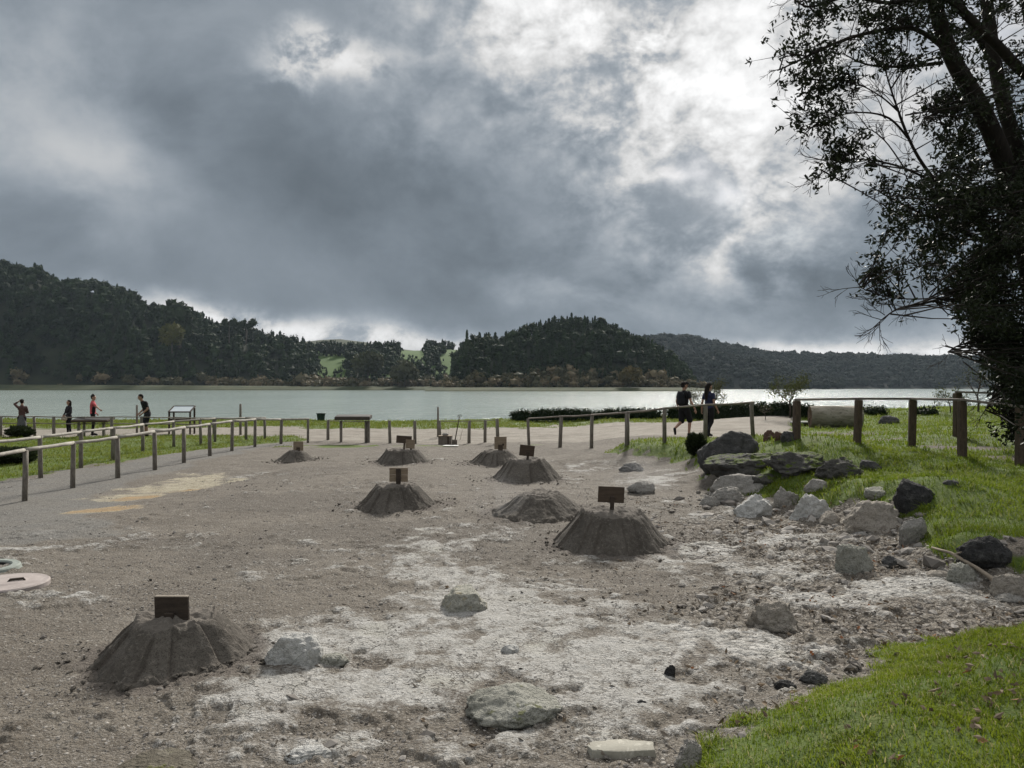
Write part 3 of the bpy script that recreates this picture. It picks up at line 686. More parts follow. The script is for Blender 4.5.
def pebble_variants(k):
    out = []
    for i in range(k):
        v, f = ICO1; s = np.array([1, .55+.4*random.random(), .3+.4*random.random()])
        out.append((v*(1+rng.normal(0, .17, (len(v), 1)))*s, f))
    return out
PV = pebble_variants(14)
def scatter(mb, x, y, size, sink=.25, variants=PV, dz=0):
    n = len(x); z = H(x, y)+dz; which = rng.integers(0, len(variants), n)
    for k, (v, f) in enumerate(variants):
        q = np.where(which == k)[0]
        if not len(q): continue
        a = rng.random(len(q))*6.283; c, s = np.cos(a), np.sin(a); tl = rng.normal(0, .25, (len(q), 2))
        vx = v[None, :, 0]*c[:, None]-v[None, :, 1]*s[:, None]; vy = v[None, :, 0]*s[:, None]+v[None, :, 1]*c[:, None]
        vz = v[None, :, 2]+vx*tl[:, :1]+vy*tl[:, 1:]
        sz = size[q][:, None]
        V = np.stack([vx*sz+x[q][:, None], vy*sz+y[q][:, None], vz*sz+z[q][:, None]+sz*(.25-sink)], -1).reshape(-1, 3)
        Fc = (f[None]+(np.arange(len(q))*len(v))[:, None, None]).reshape(-1, 3)
        mb.add(V, Fc, tint=np.repeat(rng.random(len(q)), len(v)))
STONE_CHIP = foliage_mat('stone_chip', (.10, .088, .078), (.40, .375, .345), trans=0, rough=.9)
def loose(name, n, xr, yr, wfun, smin, smax, label, pw=3.0):
    x = xr[0]+(xr[1]-xr[0])*rng.random(n); y = yr[0]+(yr[1]-yr[0])*rng.random(n)**1.6
    w = wfun(x, y)*(1-grass_mask(x, y))
    for mx, my, rb, rt, h in MOUNDS: w = w*(np.hypot(x-mx, y-my) > rb*.95)
    k = (rng.random(n) < w) & (np.abs(x) < y*.72+.5); x, y = x[k], y[k]
    s = smin+(smax-smin)*rng.random(len(x))**pw
    mb = MB(); scatter(mb, x, y, s)
    o = mb.build(name, STONE_CHIP, smooth=False); tag(o, label, kind='stuff')
def crust_w(x, y):
    return np.exp(-((x-.3)/1.6)**2-((y-6.2)/1.3)**2)+np.exp(-((x-4.0)/1.2)**2-((y-7.2)/.55)**2)
def rubble_w(x, y):
    r = np.exp(-((x-4.0)/2.0)**2-((y-9.5)/3.2)**2)+.9*np.exp(-((x-2.4)/1.7)**2-((y-6.3)/1.5)**2)+np.exp(-((x-4.6)/1.0)**2-((y-6.8)/.4)**2)+.7*np.exp(-((x-.2)/1.8)**2-((y-4.1)/.5)**2)
    return np.clip(r*1.0, 0, 1)*sstep(.3, .6, fbm(x, y, 1.3, 3, 81))*(1-.8*np.clip(crust_w(x, y), 0, 1))
loose('gravel', 9000, (-6, 8), (3.6, 17), lambda x, y: .35+.5*sstep(.4, .7, fbm(x, y, .9, 3, 83)), .006, .030, 'small chips of stone strewn over the bare ground', 4)
loose('rubble', 10000, (-1.5, 7), (3.7, 15), rubble_w, .010, .07, 'coarse stony rubble below the grassy bank', 3.2)
loose('stones', 900, (2.4, 7.2), (8.2, 15.5), lambda x, y: np.clip(np.exp(-((x-4.2)/1.0)**2-((y-12.2)/2.2)**2)+np.exp(-((x-5.2)/1.0)**2-((y-9.3)/.9)**2), 0, 1), .03, .15, 'broken stones lying between the rocks at the foot of the bank', 2.2)
loose('path_gravel', 4200, (-13, -4), (8, 20), lambda x, y: sstep(.35, .6, fbm(x, y, .7, 2, 85))*(x < -5-.25*(14-y)), .008, .028, 'grey gravel along the fenced path', 3)
loose('fine_gravel', 42000, (-5, 6), (3.6, 10.5), lambda x, y: np.clip(.25+.9*sstep(.42, .62, fbm(x, y, 1.6, 3, 87))+.5*rubble_w(x, y), 0, 1)*(1-.6*np.clip(crust_w(x, y), 0, 1)), .004, .014, 'fine grit and chips strewn over the near ground', 2.5)
LITTER = foliage_mat('bark_litter', (.05, .040, .032), (.33, .285, .235), trans=0, rough=.9)
def flakes(name, n, xr, yr, size, label, keep):
    x = xr[0]+(xr[1]-xr[0])*rng.random(n); y = yr[0]+(yr[1]-yr[0])*rng.random(n); k = (rng.random(n) < keep(x, y)) & (np.abs(x) < y*.72+.5); x, y = x[k], y[k]; q = len(x)
    c = np.stack([x, y, H(x, y)+.012+.012*rng.random(q)], 1); d = rdir(q); d[:, 2] *= .22; d /= np.linalg.norm(d, axis=1)[:, None]
    mb = MB(); s = size*(.35+1.2*rng.random(q)**2); v, f = diamonds(c, d, s, s*(.22+.3*rng.random(q)), bend=.2); mb.add(v, f, tint=np.repeat(rng.random(q), 4))
    tag(mb.build(name, LITTER), label, kind='stuff')
flakes('bark_litter', 34000, (-1.5, 7), (3.7, 14), .045, 'bark flakes and twigs littering the rubble', lambda x, y: np.clip(rubble_w(x, y)*1.2+.12*sstep(.45, .6, fbm(x, y, 1.2, 3, 93)), 0, 1)*(1-grass_mask(x, y)))
# dead leaves lie curled on turf and rubble
LEAF = foliage_mat('dead_leaf', (.06, .042, .028), (.36, .28, .20), hue=(.26, .11, .05), trans=.12)
def leaves(name, n, xr, yr, size, label, keep):
    x = xr[0]+(xr[1]-xr[0])*rng.random(n); y = yr[0]+(yr[1]-yr[0])*rng.random(n); k = (rng.random(n) < keep(x, y)) & (np.abs(x) < y*.72+.5); x, y = x[k], y[k]
    mb = MB(); c = np.stack([x, y, H(x, y)+.022], 1); d = rdir(len(x)); d[:, 2] *= .3; d /= np.linalg.norm(d, axis=1)[:, None]
    for s in (1, 2): 
        v, f = diamonds(c+rng.normal(0, .008, c.shape)*s*np.array([1, 1, .3]), d+rng.normal(0, .25, d.shape), size*(.6+.6*rng.random(len(x))), size*.5, bend=.35); mb.add(v, f, tint=np.repeat(rng.random(len(x)), 4))
    o = mb.build(name, LEAF); tag(o, label, kind='stuff')
leaves('fallen_leaves', 1100, (.9, 5), (2.7, 6.4), .05, 'dead leaves lying on the turf in the lower right corner', lambda x, y: grass_mask(x, y)*sstep(.4, .6, fbm(x, y, 1.5, 3, 91)))
leaves('leaf_litter', 2600, (-1, 7.5), (3.8, 13), .05, 'brown leaf litter among the rubble on the right', lambda x, y: rubble_w(x, y)*.8*(1-grass_mask(x, y)))

# ---------------------------------------------------------------- cooking mounds
def soil_mat():
    m = bpy.data.materials.new('mound_soil'); m.use_nodes = True; N = NT(m.node_tree)
    vec = N.node('ShaderNodeTexCoord').outputs['Object']
    nA = N.noise(vec, 3, 5, .6); nB = N.noise(vec, 26, 5, .7); nC = N.noise(vec, 110, 3, .7)
    col = N.mix(nA.ss(.3, .7), (.078, .069, .058), (.118, .105, .090))
    nD = N.noise(vec, 1.4, 4, .6); col = N.mix(nD.ss(.45, .62)*.6, col, (.145, .13, .112)); col = N.mix(nB.ss(.52, .68)*.7, col, (.20, .18, .155)); col = N.mix(nC.ss(.48, .36)*.75, col, (.035, .03, .026)); col = N.mix(nB.ss(.46, .34)*.6, col, (.05, .044, .037))
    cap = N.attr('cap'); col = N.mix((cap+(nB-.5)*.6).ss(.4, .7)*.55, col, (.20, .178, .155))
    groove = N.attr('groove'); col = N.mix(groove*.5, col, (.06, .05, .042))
    bp = N.node('ShaderNodeBump', Strength=.8, Distance=1.0, Height=nB*.022+nC*.008)
    p = N.node('ShaderNodeBsdfPrincipled', Roughness=.95, Normal=bp.outputs[0]); N.link(col, p.inputs['Base Color']); p.inputs['Specular IOR Level'].default_value = .2
    o = N.node('ShaderNodeOutputMaterial'); N.link(p.outputs[0], o.inputs[0]); return m
SOIL = soil_mat()
def make_mound(i, label):
    mx, my, rb, rt, h = MOUNDS[i]; rt = rt*.97; r_ = random.Random(100+i)
    z0 = gz(mx, my)-.03
    na, nr = 260, 90
    th = np.linspace(0, 2*math.pi, na, endpoint=False)
    # shovel-cut facets: cut lines at uneven angles
    nf = r_.choice([9, 11, 12, 13, 14]); cuts = np.sort((np.arange(nf)+np.array([r_.uniform(-.42, .42) for _ in range(nf)]))*2*math.pi/nf)
    amp = np.array([r_.uniform(.5, 1.6) for _ in range(nf)])
    gap = np.diff(np.append(cuts, cuts[0]+2*math.pi))
    idx = (np.searchsorted(cuts, th)-1) % nf
    fr = ((th-cuts[idx]) % (2*math.pi))/gap[idx]            # 0..1 across one facet
    saw = (fr-.5)*amp[idx]                                 # each facet stands a little proud at one side
    s = np.concatenate([np.linspace(0, .92, 26), np.linspace(.94, 1.12, 18), np.linspace(1.14, 2.0, 40)[0:40], np.linspace(2.03, 2.35, 6)])
    T, Sg = np.meshgrid(th, s); SAW = np.broadcast_to(saw, T.shape); FR = np.broadcast_to(fr, T.shape)
    X0 = np.cos(T); Y0 = np.sin(T)
    lob = 1+.06*np.sin(2*T+i)+.05*np.sin(3*T+2.1*i)+(fbm(X0*1.4+i*7, Y0*1.4, 1.0, 3, 5)-.5)*.16
    rad = np.where(Sg <= 1, Sg*rt, rt+(Sg-1)*(rb-rt))*lob
    side = np.clip(Sg-1, 0, 1)
    rad = rad+SAW*.055*rb*sstep(.0, .25, side)*(1-.35*sstep(.8, 1.1, side))
    prof = np.where(Sg <= 1, 1.0, np.where(Sg < 2, np.clip(2-Sg, 0, 1)**1.22, -(Sg-2)*.3)); rb = rb*1.07
    edge = np.exp(-((Sg-1)/.07)**2)
    x = rad*X0; y = rad*Y0
    n = fbm(x*1.0+i*3.1, y, 5, 5, 9+i)-.5; nf2 = fbm(x+i, y, 22, 4, 19)-.5
    z = h*prof
    z = z+np.where(Sg <= 1, .09*n+.05*(fbm(x+i, y, 10, 4, 33)-.5)+.02*nf2+.06*h*(1-Sg)*(1 if i != 4 else .3), 0)+edge*(n*.10-.012+nf2*.02)
    lump = fbm(x+3*i, y, 9, 4, 29+i)-.5
    z = z+(Sg > 1)*(n*.07*side+lump*.035*(.3+side)+nf2*.03*np.clip(side*1.4, .35, 1))
    crumb = sstep(.72, 1.0, side); z = z+crumb*(nf2*.085+lump*.05+.012)*(Sg < 2.1)
    z = np.where(Sg > 2.02, -.10, z)
    gr = np.exp(-((FR)/.07)**2)+.6*np.exp(-((1-FR)/.05)**2)
    gr = gr*sstep(.03, .2, side)*(1-sstep(.8, 1, side))
    m = MB(); ns = len(s); i_, j = np.meshgrid(np.arange(ns-1), np.arange(na), indexing='ij'); j2 = (j+1) % na
    f = np.stack([i_*na+j, (i_+1)*na+j, (i_+1)*na+j2, i_*na+j2], -1).reshape(-1, 4)
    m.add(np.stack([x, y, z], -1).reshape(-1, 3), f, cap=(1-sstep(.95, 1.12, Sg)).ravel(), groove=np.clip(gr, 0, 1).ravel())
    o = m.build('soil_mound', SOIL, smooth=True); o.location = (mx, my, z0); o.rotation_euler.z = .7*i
    return tag(o, label, 'mound', 'cooking mounds of dark volcanic soil')
ML = ['soil mound in the left foreground with a dark board standing on top', 'fluted soil mound right of the signless one with a dark brown post sign',
      'low soil mound without any sign in the middle of the pit', 'soil mound left of centre with a pale two plank sign on a dark post',
      'wide soil mound with a tilted small dark sign just behind the signless one', 'soil mound partly hidden behind the wider mound with a tall tan sign',
      'broad flat topped grey mound near the back fence with twin signs', 'small narrow soil mound at the back left with a small tan sign']
for i, l in enumerate(ML): make_mound(i, l)

# crumbs of soil rolled off the mounds
cx_, cy_, cs_ = [], [], []
for mx, my, rb, rt, h in MOUNDS:
    n = 420; a = rng.random(n)*6.283; q = rb*(.82+.75*rng.random(n)**2.0)
    cx_.append(mx+q*np.cos(a)); cy_.append(my+q*np.sin(a)); cs_.append(.006+.024*rng.random(n)**3.5)
mb = MB(); scatter(mb, np.concatenate(cx_), np.concatenate(cy_), np.concatenate(cs_), sink=.0, dz=.012); tag(mb.build('soil_crumbs', SOIL), 'dark crumbs of soil scattered round the feet of the mounds', kind='stuff')

# signs stuck in the mounds
WOOD_D = mat('dark_board', (.035, .026, .02), (.06, .045, .034), 6, .85, .004, 30, stretch=(1, 6, 6))
WOOD_B = mat('brown_board', (.085, .062, .044), (.055, .04, .029), 6, .85, .004, 30, stretch=(1, 6, 6))
WOOD_T = mat('tan_board', (.27, .215, .155), (.19, .145, .10), 6, .85, .004, 30, stretch=(1, 6, 6))
WOOD_E = mat('board_edge', (.34, .30, .25), (.25, .21, .17), 9, .9)
def sign(i, dx, dy, bw, bh, zc, bm_, pm, label, rz=0, roll=0, post_front=False, planks=1, post_w=.05, hole=False, twin=False, edge=False, postx=0, tilt=0, nopost=False):
    mx, my, rb, rt, h = MOUNDS[i]; zt = gz(mx, my)-.03+h
    r = empty('mound_sign', (mx+dx, my+dy, zt), R(rz), label, 'sign', 'signs stuck in the cooking mounds')
    rot = Matrix.Rotation(R(roll), 3, 'Y') @ Matrix.Rotation(R(tilt), 3, 'X')
    for k in range(planks):
        b = MB(); b.box((0, 0, 0), (bw, .024, bh/planks-.004), bev=.003)
        o = b.build('board', bm_, r); o.location = rot @ Vector((0, 0, (k-(planks-1)/2)*bh/planks))+Vector((0, 0, zc)); o.rotation_euler = rot.to_euler()
        if edge and k == planks-1:
            e = MB(); e.box((0, 0, bh/planks/2), (bw*.99, .026, .008), bev=.002); e.build('board_edge', WOOD_E, o)
        if hole:
            e = MB(); e.tube([(bw*.22, -.0135, -bh*.12), (bw*.22, -.0105, -bh*.12)], .028, 12); e.build('hole', WOOD_D, o)
    if not nopost:
        top = zc+bh*.44 if post_front else zc-bh*.12
        p = MB(); p.box((0, 0, 0), (post_w, .028, top+.22), bev=.003)
        yy = -.027 if post_front else .027
        if not post_front: yy = -.027
        o = p.build('post', pm, r); o.location = (postx, yy, (top-.22)/2); o.rotation_euler = (0, R(roll), 0)
    if twin:
        b = MB(); b.box((0, 0, 0), (.25, .024, .24), bev=.003); o = b.build('board', WOOD_T, r); o.location = (.17, -.05, zc-.12); o.rotation_euler = (0, R(3), 0)
        p = MB(); p.box((0, 0, 0), (.05, .03, .3), bev=.003); o = p.build('post', WOOD_B, r); o.location = (.19, -.02, zc-.26)
    return r
sign(0, .0, -.06, .265, .185, .07, WOOD_D, WOOD_D, 'dark rectangular board standing straight on the left foreground mound', rz=-8, roll=-2, edge=True, post_w=.07)
sign(1, -.02, -.1, .335, .205, .215, WOOD_B, WOOD_D, 'dark brown board on a short post, tilted, on the right fluted mound', rz=6, roll=3)
sign(3, .05, -.1, .31, .235, .175, WOOD_T, WOOD_D, 'pale two plank board with a dark post in front on the mound left of centre', planks=2, post_front=True, post_w=.075, rz=-3)
sign(4, .0, -.1, .32, .235, .20, WOOD_B, WOOD_D, 'small brown board tilted to the right on the wide middle mound', rz=10, roll=7)
sign(5, .12, -.15, .32, .33, .21, WOOD_T, WOOD_B, 'square tan board with a dark hole on the mound behind the wide one', hole=True, rz=-4, post_w=.12)
sign(6, .06, -.1, .42, .21, .30, WOOD_B, WOOD_B, 'twin overlapping weathered boards on the broad mound near the back fence', roll=4, twin=True, rz=5)
sign(7, .08, -.05, .28, .27, .14, WOOD_T, WOOD_B, 'small tan board on the narrow mound at the back left', rz=4, post_w=.1)

# faint steam seeping from the hot ground
def steam(x, y, r, h, dens, label):
    m = bpy.data.materials.new('steam'); m.use_nodes = True; N = NT(m.node_tree)
    tc = N.node('ShaderNodeTexCoord').outputs['Object']; sp = N.node('ShaderNodeSeparateXYZ', Vector=tc)
    X, Y, Z = (S(N.t, sp.outputs[i]) for i in range(3))
    q = (1.0-(X*X+Y*Y)*(1/(r*r))).max(0.0)*(1.0-Z*(1/h)).max(0.0)
    mp = N.node('ShaderNodeMapping'); N.link(tc, mp.inputs[0]); mp.inputs['Scale'].default_value = (1, 1, .6)
    d = q*N.noise(mp.outputs[0], 2.6, 3, .5, .6).ss(.40, .70)*dens
    v = N.node('ShaderNodeVolumePrincipled', Density=d, Color=(.95, .97, 1, 1), Anisotropy=.3)
    o = N.node('ShaderNodeOutputMaterial'); N.link(v.outputs[0], o.inputs['Volume'])
    b = MB(); vv, f = ICO3; b.add(vv*np.array([r, r, h*.5])+np.array([0, 0, h*.5]), f)
    o = b.build('steam', m); o.location = (x, y, gz(x, y)+.02); tag(o, label, kind='stuff')
steam(-.25, 11.7, .6, .8, .3, 'faint steam drifting left of the signless mound')
steam(2.3, 14.2, .7, .8, .4, 'faint steam rising over the grey rock behind the right mound')
# ---------------------------------------------------------------- pit ring and lid at the left edge
RING = mat('ring_concrete', (.27, .30, .27), (.20, .22, .20), 7, .85, .004, c3=(.36, .38, .37))
LID = mat('lid_concrete', (.37, .325, .305), (.30, .26, .245), 6, .9, .003, c3=(.43, .39, .37))
PITSHADE = mat('pit_shade', (.02, .02, .022), (.03, .03, .03), 5, .95)  # shade of a deep hole painted onto the shallow pit's wall and floor
def lathe(prof, k=64):
    m = MB(); prof = np.array(prof, float); n = len(prof); a = np.arange(k)*2*math.pi/k
    V = np.stack([np.outer(prof[:, 0], np.cos(a)), np.outer(prof[:, 0], np.sin(a)), np.repeat(prof[:, 1:2], k, 1)], -1).reshape(-1, 3)
    i, j = np.meshgrid(np.arange(n-1), np.arange(k), indexing='ij'); j2 = (j+1) % k
    m.add(V, np.stack([i*k+j, i*k+j2, (i+1)*k+j2, (i+1)*k+j], -1).reshape(-1, 4)[:, ::-1].copy()); return m
g = G(-17, 569)
r = empty('pit_ring', (g.x, g.y, g.z-.015), 0, 'greenish concrete ring round a dark open cooking pit at the left edge', 'pit ring')
lathe([(.272, -.14), (.268, .03)]).build('pit_wall', PITSHADE, r)
lathe([(.268, .03), (.27, .04), (.28, .052), (.345, .052), (.36, .04), (.39, -.06)]).build('ring', RING, r, smooth=False)
lathe([(.0, -.12), (.2695, -.12)]).build('pit_floor', PITSHADE, r)
g = G(6, 586.5)
r = empty('manhole_disc', (g.x, g.y, g.z+.015), 0, 'round pale pinkish concrete pit cover lying flat beside the open pit', 'pit cover')
lathe([(0, .045), (.16, .047), (.20, .036), (.33, .030), (.375, .034), (.39, .022), (.39, -.05)]).build('disc', LID, r, smooth=False)
b = MB(); b.tube([(.05, -.03, .04), (.06, -.02, .06), (.16, .03, .062), (.17, .035, .04)], .013, 8); b.build('handle', WOOD_D, r, smooth=True)
# ---------------------------------------------------------------- fences
POST_G = mat('weathered_post', (.21, .19, .16), (.125, .11, .092), 5, .9, .006, 20, c3=(.28, .265, .24), stretch=(5, 5, 1))
POST_B = mat('brown_post', (.115, .085, .062), (.07, .052, .04), 5, .88, .006, 20, c3=(.16, .12, .085), stretch=(5, 5, 1))
RAIL_G = mat('pale_rail', (.36, .34, .30), (.25, .23, .20), 3, .9, .005, 18, c3=(.44, .42, .385), stretch=(2, 2, 2))
RAIL_B = mat('grey_rail', (.25, .22, .185), (.15, .13, .11), 3, .88, .005, 18, stretch=(2, 2, 2))
def fence(name, label, posts, pm, rm, pw=.11, rr=.042, rails=(0,), rect=False, grp=None, postlabel=None, hfix=None, skip=(), rail_dz=0.0):
    """posts: (column, top row, foot row) as seen from the pit bank; each stands on the ground where its foot is"""
    pts = []
    for px, top, base in posts:
        g = G(px, base); h = (base-top)/F*g.y if hfix is None else hfix
        pts.append((g, h))
    g0 = pts[len(pts)//2][0]
    r = empty(name, g0, 0, label, 'fence', grp)
    for g, h in pts:
        b = MB(); w = pw*random.uniform(.92, 1.1)
        if rect: b.box((0, 0, (h-.3)/2), (w, w*.8, h+.3), bev=.012)
        else: b.tube([(0, 0, -.3), (0, 0, h*.5), (random.uniform(-.01, .01), 0, h-.012), (0, 0, h)], [w*.5, w*.49, w*.47, w*.42], 10)
        o = b.build('post', pm, r, smooth=not rect); o.location = g-g0; o.rotation_euler = (random.gauss(0, .018), random.gauss(0, .022), random.uniform(-.3, .3))
    for k, dz in enumerate(rails):
        for i in range(len(pts)-1):
            if i in skip: continue
            (a, ha), (b_, hb) = pts[i], pts[i+1]
            A = a-g0+Vector((0, 0, ha+dz+rail_dz)); B = b_-g0+Vector((0, 0, hb+dz+rail_dz)); d = (B-A).normalized()
            A = A-d*.04; B = B+d*.04
            m = MB()
            if rect:
                L = (B-A).length; rot = Vector((1, 0, 0)).rotation_difference(d).to_matrix()
                m.box((0, 0, 0), (L, .10, .042), bev=.008); o = m.build('rail', rm, r); o.location = (A+B)/2+Vector((0, 0, .022)); o.rotation_euler = rot.to_euler()
            else:
                M = (A+B)/2+Vector((0, 0, -random.uniform(.0, .02)))
                m.tube([A, A*.5+M*.5+Vector((0, 0, .003)), M, B*.5+M*.5, B], rr*np.array([1, .96, .93, .97, 1.0])*random.uniform(.9, 1.1), 8); o = m.build('rail', rm, r, smooth=True)
    return r
fence('path_fence', 'weathered wooden post and rail fence along the pit side of the left path', [(-28, 458, 518), (25, 450, 501), (73, 443, 488), (118, 437, 478), (155, 431.5, 470), (184, 427.5, 463), (210, 424, 456), (232, 421, 451), (255, 419.5, 447), (281, 419.5, 444), (308, 419, 443)], POST_G, RAIL_G, .11, .041)
fence('path_fence', 'weathered wooden fence between the lawn and the left path', [(-20, 443, 490), (41, 437, 478), (81, 432, 468), (113, 428, 460), (143, 424.5, 452), (174, 421.5, 447), (201, 419.5, 445), (215, 418.5, 442), (246, 418, 440), (265, 418, 439)], POST_G, RAIL_G, .11, .038)
fence('lakeside_fence', 'grey fence along the road behind the lawn where visitors stand', [(-30, 416.5, 437), (1, 416.5, 436.5), (35, 416.5, 436), (54, 417, 436), (84, 417, 437), (112, 417, 437), (142, 417, 437), (173, 417.5, 436), (214, 418, 435.5)], POST_G, RAIL_B, .12, .022, rails=(0, -.28))
fence('pit_fence', 'low grey post fence along the back of the pit in front of the road', [(328, 420, 440), (366, 421, 442.5), (390, 420.5, 443.5), (415, 421, 444), (440, 420.5, 438), (469, 420.5, 443.5), (485, 420, 442.5), (498, 419, 444)], POST_G, RAIL_B, .125, .014, skip=(1, 2, 3), rail_dz=-.03)
fence('timber_fence', 'grey wooden fence behind the mounds rising to the couple', [(529, 418.5, 445.5), (560, 416.5, 447.5), (591.5, 415, 448), (627, 413, 445.5), (664.5, 408.5, 443), (705, 405, 440), (753, 402.5, 437)], POST_G, RAIL_B, .12, .028)
fence('timber_fence', 'reddish brown timber fence on the grassy bank on the right', [(796.5, 401, 439), (857, 400, 443), (911.5, 400, 447.5), (962, 401, 457), (1020, 408, 466), (1092, 416, 476)], POST_B, RAIL_B, .125, .04, rect=True)
fence('timber_fence', 'second brown timber fence running off behind the corner post at the right edge', [(957, 393, 437), (1075, 397, 443)], POST_B, RAIL_B, .16, .05, rect=True)

def post_thing(px, top, base, w, label, m_=POST_G, lean=0):
    g = G(px, base); h = (base-top)/F*g.y
    b = MB(); b.tube([(0, 0, -.3), (0, 0, h*.6), (lean*h, 0, h)], [w*.5, w*.48, w*.44], 10)
    o = b.build('tall_post', m_, smooth=True); o.location = g; return tag(o, label, 'post', 'tall single posts by the lake')
post_thing(438, 407, 437, .09, 'tall thin bare post beside the wooden box at the back of the pit')
post_thing(137, 405, 433, .10, 'tall post beside the man in black by the lake')
post_thing(240.5, 404, 435, .11, 'tall post standing alone between the display case and the dark bin')

# ---------------------------------------------------------------- rocks
def rock_mat(name, a, b, c, moss=None, mossamt=.5, bump=.085):
    m = bpy.data.materials.new(name); m.use_nodes = True; N = NT(m.node_tree)
    vec = N.node('ShaderNodeTexCoord').outputs['Object']; gn = N.node('ShaderNodeNewGeometry')
    nA = N.noise(vec, 2.6, 6, .65); nB = N.noise(vec, 11, 6, .7); nC = N.noise(vec, 48, 4, .7)
    v = N.node('ShaderNodeTexVoronoi', Scale=7, feature='DISTANCE_TO_EDGE'); 
    wv = N.node('ShaderNodeVectorMath', operation='ADD'); N.link(vec, wv.inputs[0]); ns = N.node('ShaderNodeVectorMath', operation='SCALE', Scale=.35); N.link(N.noise(vec, 4, 4, .6, out='Color'), ns.inputs[0]); N.link(ns.outputs[0], wv.inputs[1]); N.link(wv.outputs[0], v.inputs['Vector'])
    crack = S(N.t, v.outputs[0]).ss(.05, .0)
    col = N.mix(nA.ss(.3, .7), a, b); col = N.mix(nB.ss(.52, .70)*.8, col, c); col = N.mix(nC.ss(.5, .36)*.5, col, tuple(q*.45 for q in a))
    col = N.mix(crack*nA.ss(.5, .65)*.30, col, tuple(q*.35 for q in a))
    if moss:
        up = N.node('ShaderNodeSeparateXYZ', Vector=gn.outputs['Normal']); uz = S(N.t, up.outputs[2])
        col = N.mix((uz*.7+(nA-.5)*2.2+(nB-.5)*1.0).ss(1.05-mossamt, 1.25-mossamt), col, N.mix(nC.ss(.35, .65), moss, tuple(q*1.9 for q in moss)))
    bp = N.node('ShaderNodeBump', Strength=.9, Distance=1.0, Height=nB*bump+nC*bump*.35+crack*-.008)
    p = N.node('ShaderNodeBsdfPrincipled', Roughness=.9, Normal=bp.outputs[0]); N.link(col, p.inputs['Base Color']); p.inputs['Specular IOR Level'].default_value = .25
    o = N.node('ShaderNodeOutputMaterial'); N.link(p.outputs[0], o.inputs[0]); return m
RK_DARK = rock_mat('dark_boulder', (.075, .075, .075), (.125, .122, .118), (.18, .175, .165))
RK_MOSS = rock_mat('mossy_boulder', (.075, .072, .066), (.13, .125, .115), (.20, .19, .175), (.055, .075, .012), .55)
RK_PALE = rock_mat('pale_boulder', (.30, .285, .26), (.40, .38, .35), (.20, .185, .165))
RK_TAN = rock_mat('tan_boulder', (.32, .285, .24), (.40, .365, .32), (.22, .19, .16))
RK_GREEN = rock_mat('greenish_boulder', (.31, .305, .26), (.42, .415, .37), (.17, .168, .13), (.10, .105, .05), .22)
RK_YEL = rock_mat('yellowish_boulder', (.38, .37, .31), (.46, .45, .40), (.34, .28, .16))
RK_WHITE = rock_mat('white_crust_rock', (.52, .515, .49), (.60, .595, .57), (.36, .34, .30))
RK_BLACK = rock_mat('black_boulder', (.034, .034, .035), (.065, .064, .062), (.11, .108, .102))
RK_RED = rock_mat('reddish_stone', (.13, .075, .055), (.19, .12, .09), (.09, .06, .05))
def rock(px0, px1, top, base, m_, label, seed, group=None, depth=.75, sub=5, cuts=9, rough=.22, rot=0, flat=.92, lean=0, sink=.45, peak=None):
    cx = (px0+px1)/2; g = G(cx, base); w = (px1-px0)/F*g.y
    dl = w*depth; span = (base-top)/F*g.y; h = max(span-dl*(EYE-g.z)/g.y*.75, span*.35)
    r_ = random.Random(seed); off = Vector((r_.uniform(-50, 50), r_.uniform(-50, 50), r_.uniform(-50, 50)))
    v, f = ICO_CACHE.setdefault(sub, ico(sub)); v = v.copy()
    pl_ = []
    for k in range(cuts):
        n = Vector((r_.gauss(0, 1), r_.gauss(0, 1), r_.gauss(.25, .7))).normalized(); pl_.append((np.array(n), r_.uniform(.60, .92)))
    for n, o in pl_:
        d = v @ n; ex = np.maximum(d-o, 0); v = v-ex[:, None]*n*.93
    d = np.array([mnoise.fractal(Vector(p)*1.5+off, .9, 2.1, 6) for p in v]); d2 = np.array([mnoise.fractal(Vector(p)*5+off, .8, 2.1, 4) for p in v])
    rid = np.array([abs(mnoise.noise(Vector(p)*2.3+off*1.3)) for p in v])
    v = v*(1+rough*.55*d+rough*.42*d2-rough*.5*np.maximum(.18-rid, 0)*3)[:, None]
    v = v/np.array([np.ptp(v[:, 0])/2, np.ptp(v[:, 1])/2, 1]); zt, zb = v[:, 2].max(), v[:, 2].min()
    v[:, 2] = (v[:, 2]-zb)/(zt-zb)
    v[:, 2] = v[:, 2]*(1+sink+.15)-sink-.15
    if lean: v[:, 0] += lean*np.maximum(v[:, 2], 0)
    v = v*np.array([w/2, dl/2, h*flat])
    m = MB(); m.add(v, f); o = m.build('boulder' if w > .32 else 'rock', m_, smooth=True); o.location = (g.x, g.y+dl*.42, g.z-.01); o.rotation_euler.z = R(rot)
    return tag(o, label, 'boulder' if w > .32 else 'rock', group)
ICO_CACHE = {}
rock(703, 764, 424, 463, RK_DARK, 'large smooth dark grey boulder beside the round bush below the fence', 1, depth=.8, sink=.35, lean=.0, rough=.16)
rock(712, 800, 446, 474, RK_MOSS, 'broad dark boulder with moss, just in front of the large smooth one', 2, depth=.9, rough=.2)
rock(770, 850, 445, 474, RK_MOSS, 'wide mossy rock outcrop with turf growing over its top, below the fence posts', 3, depth=.9, rough=.26, cuts=12)
rock(822, 872, 452, 478, RK_MOSS, 'dark mossy ledge of rock at the right end of the outcrop', 14, depth=.8, rough=.26)
rock(712, 790, 466, 494, RK_PALE, 'long pale grey slab under the mossy boulders', 4, depth=.6, rough=.2, flat=.8, sink=.7)
rock(716, 752, 480, 503, RK_PALE, 'leftmost small pale rock below the long slab', 5, depth=.8, flat=.8, sink=.7)
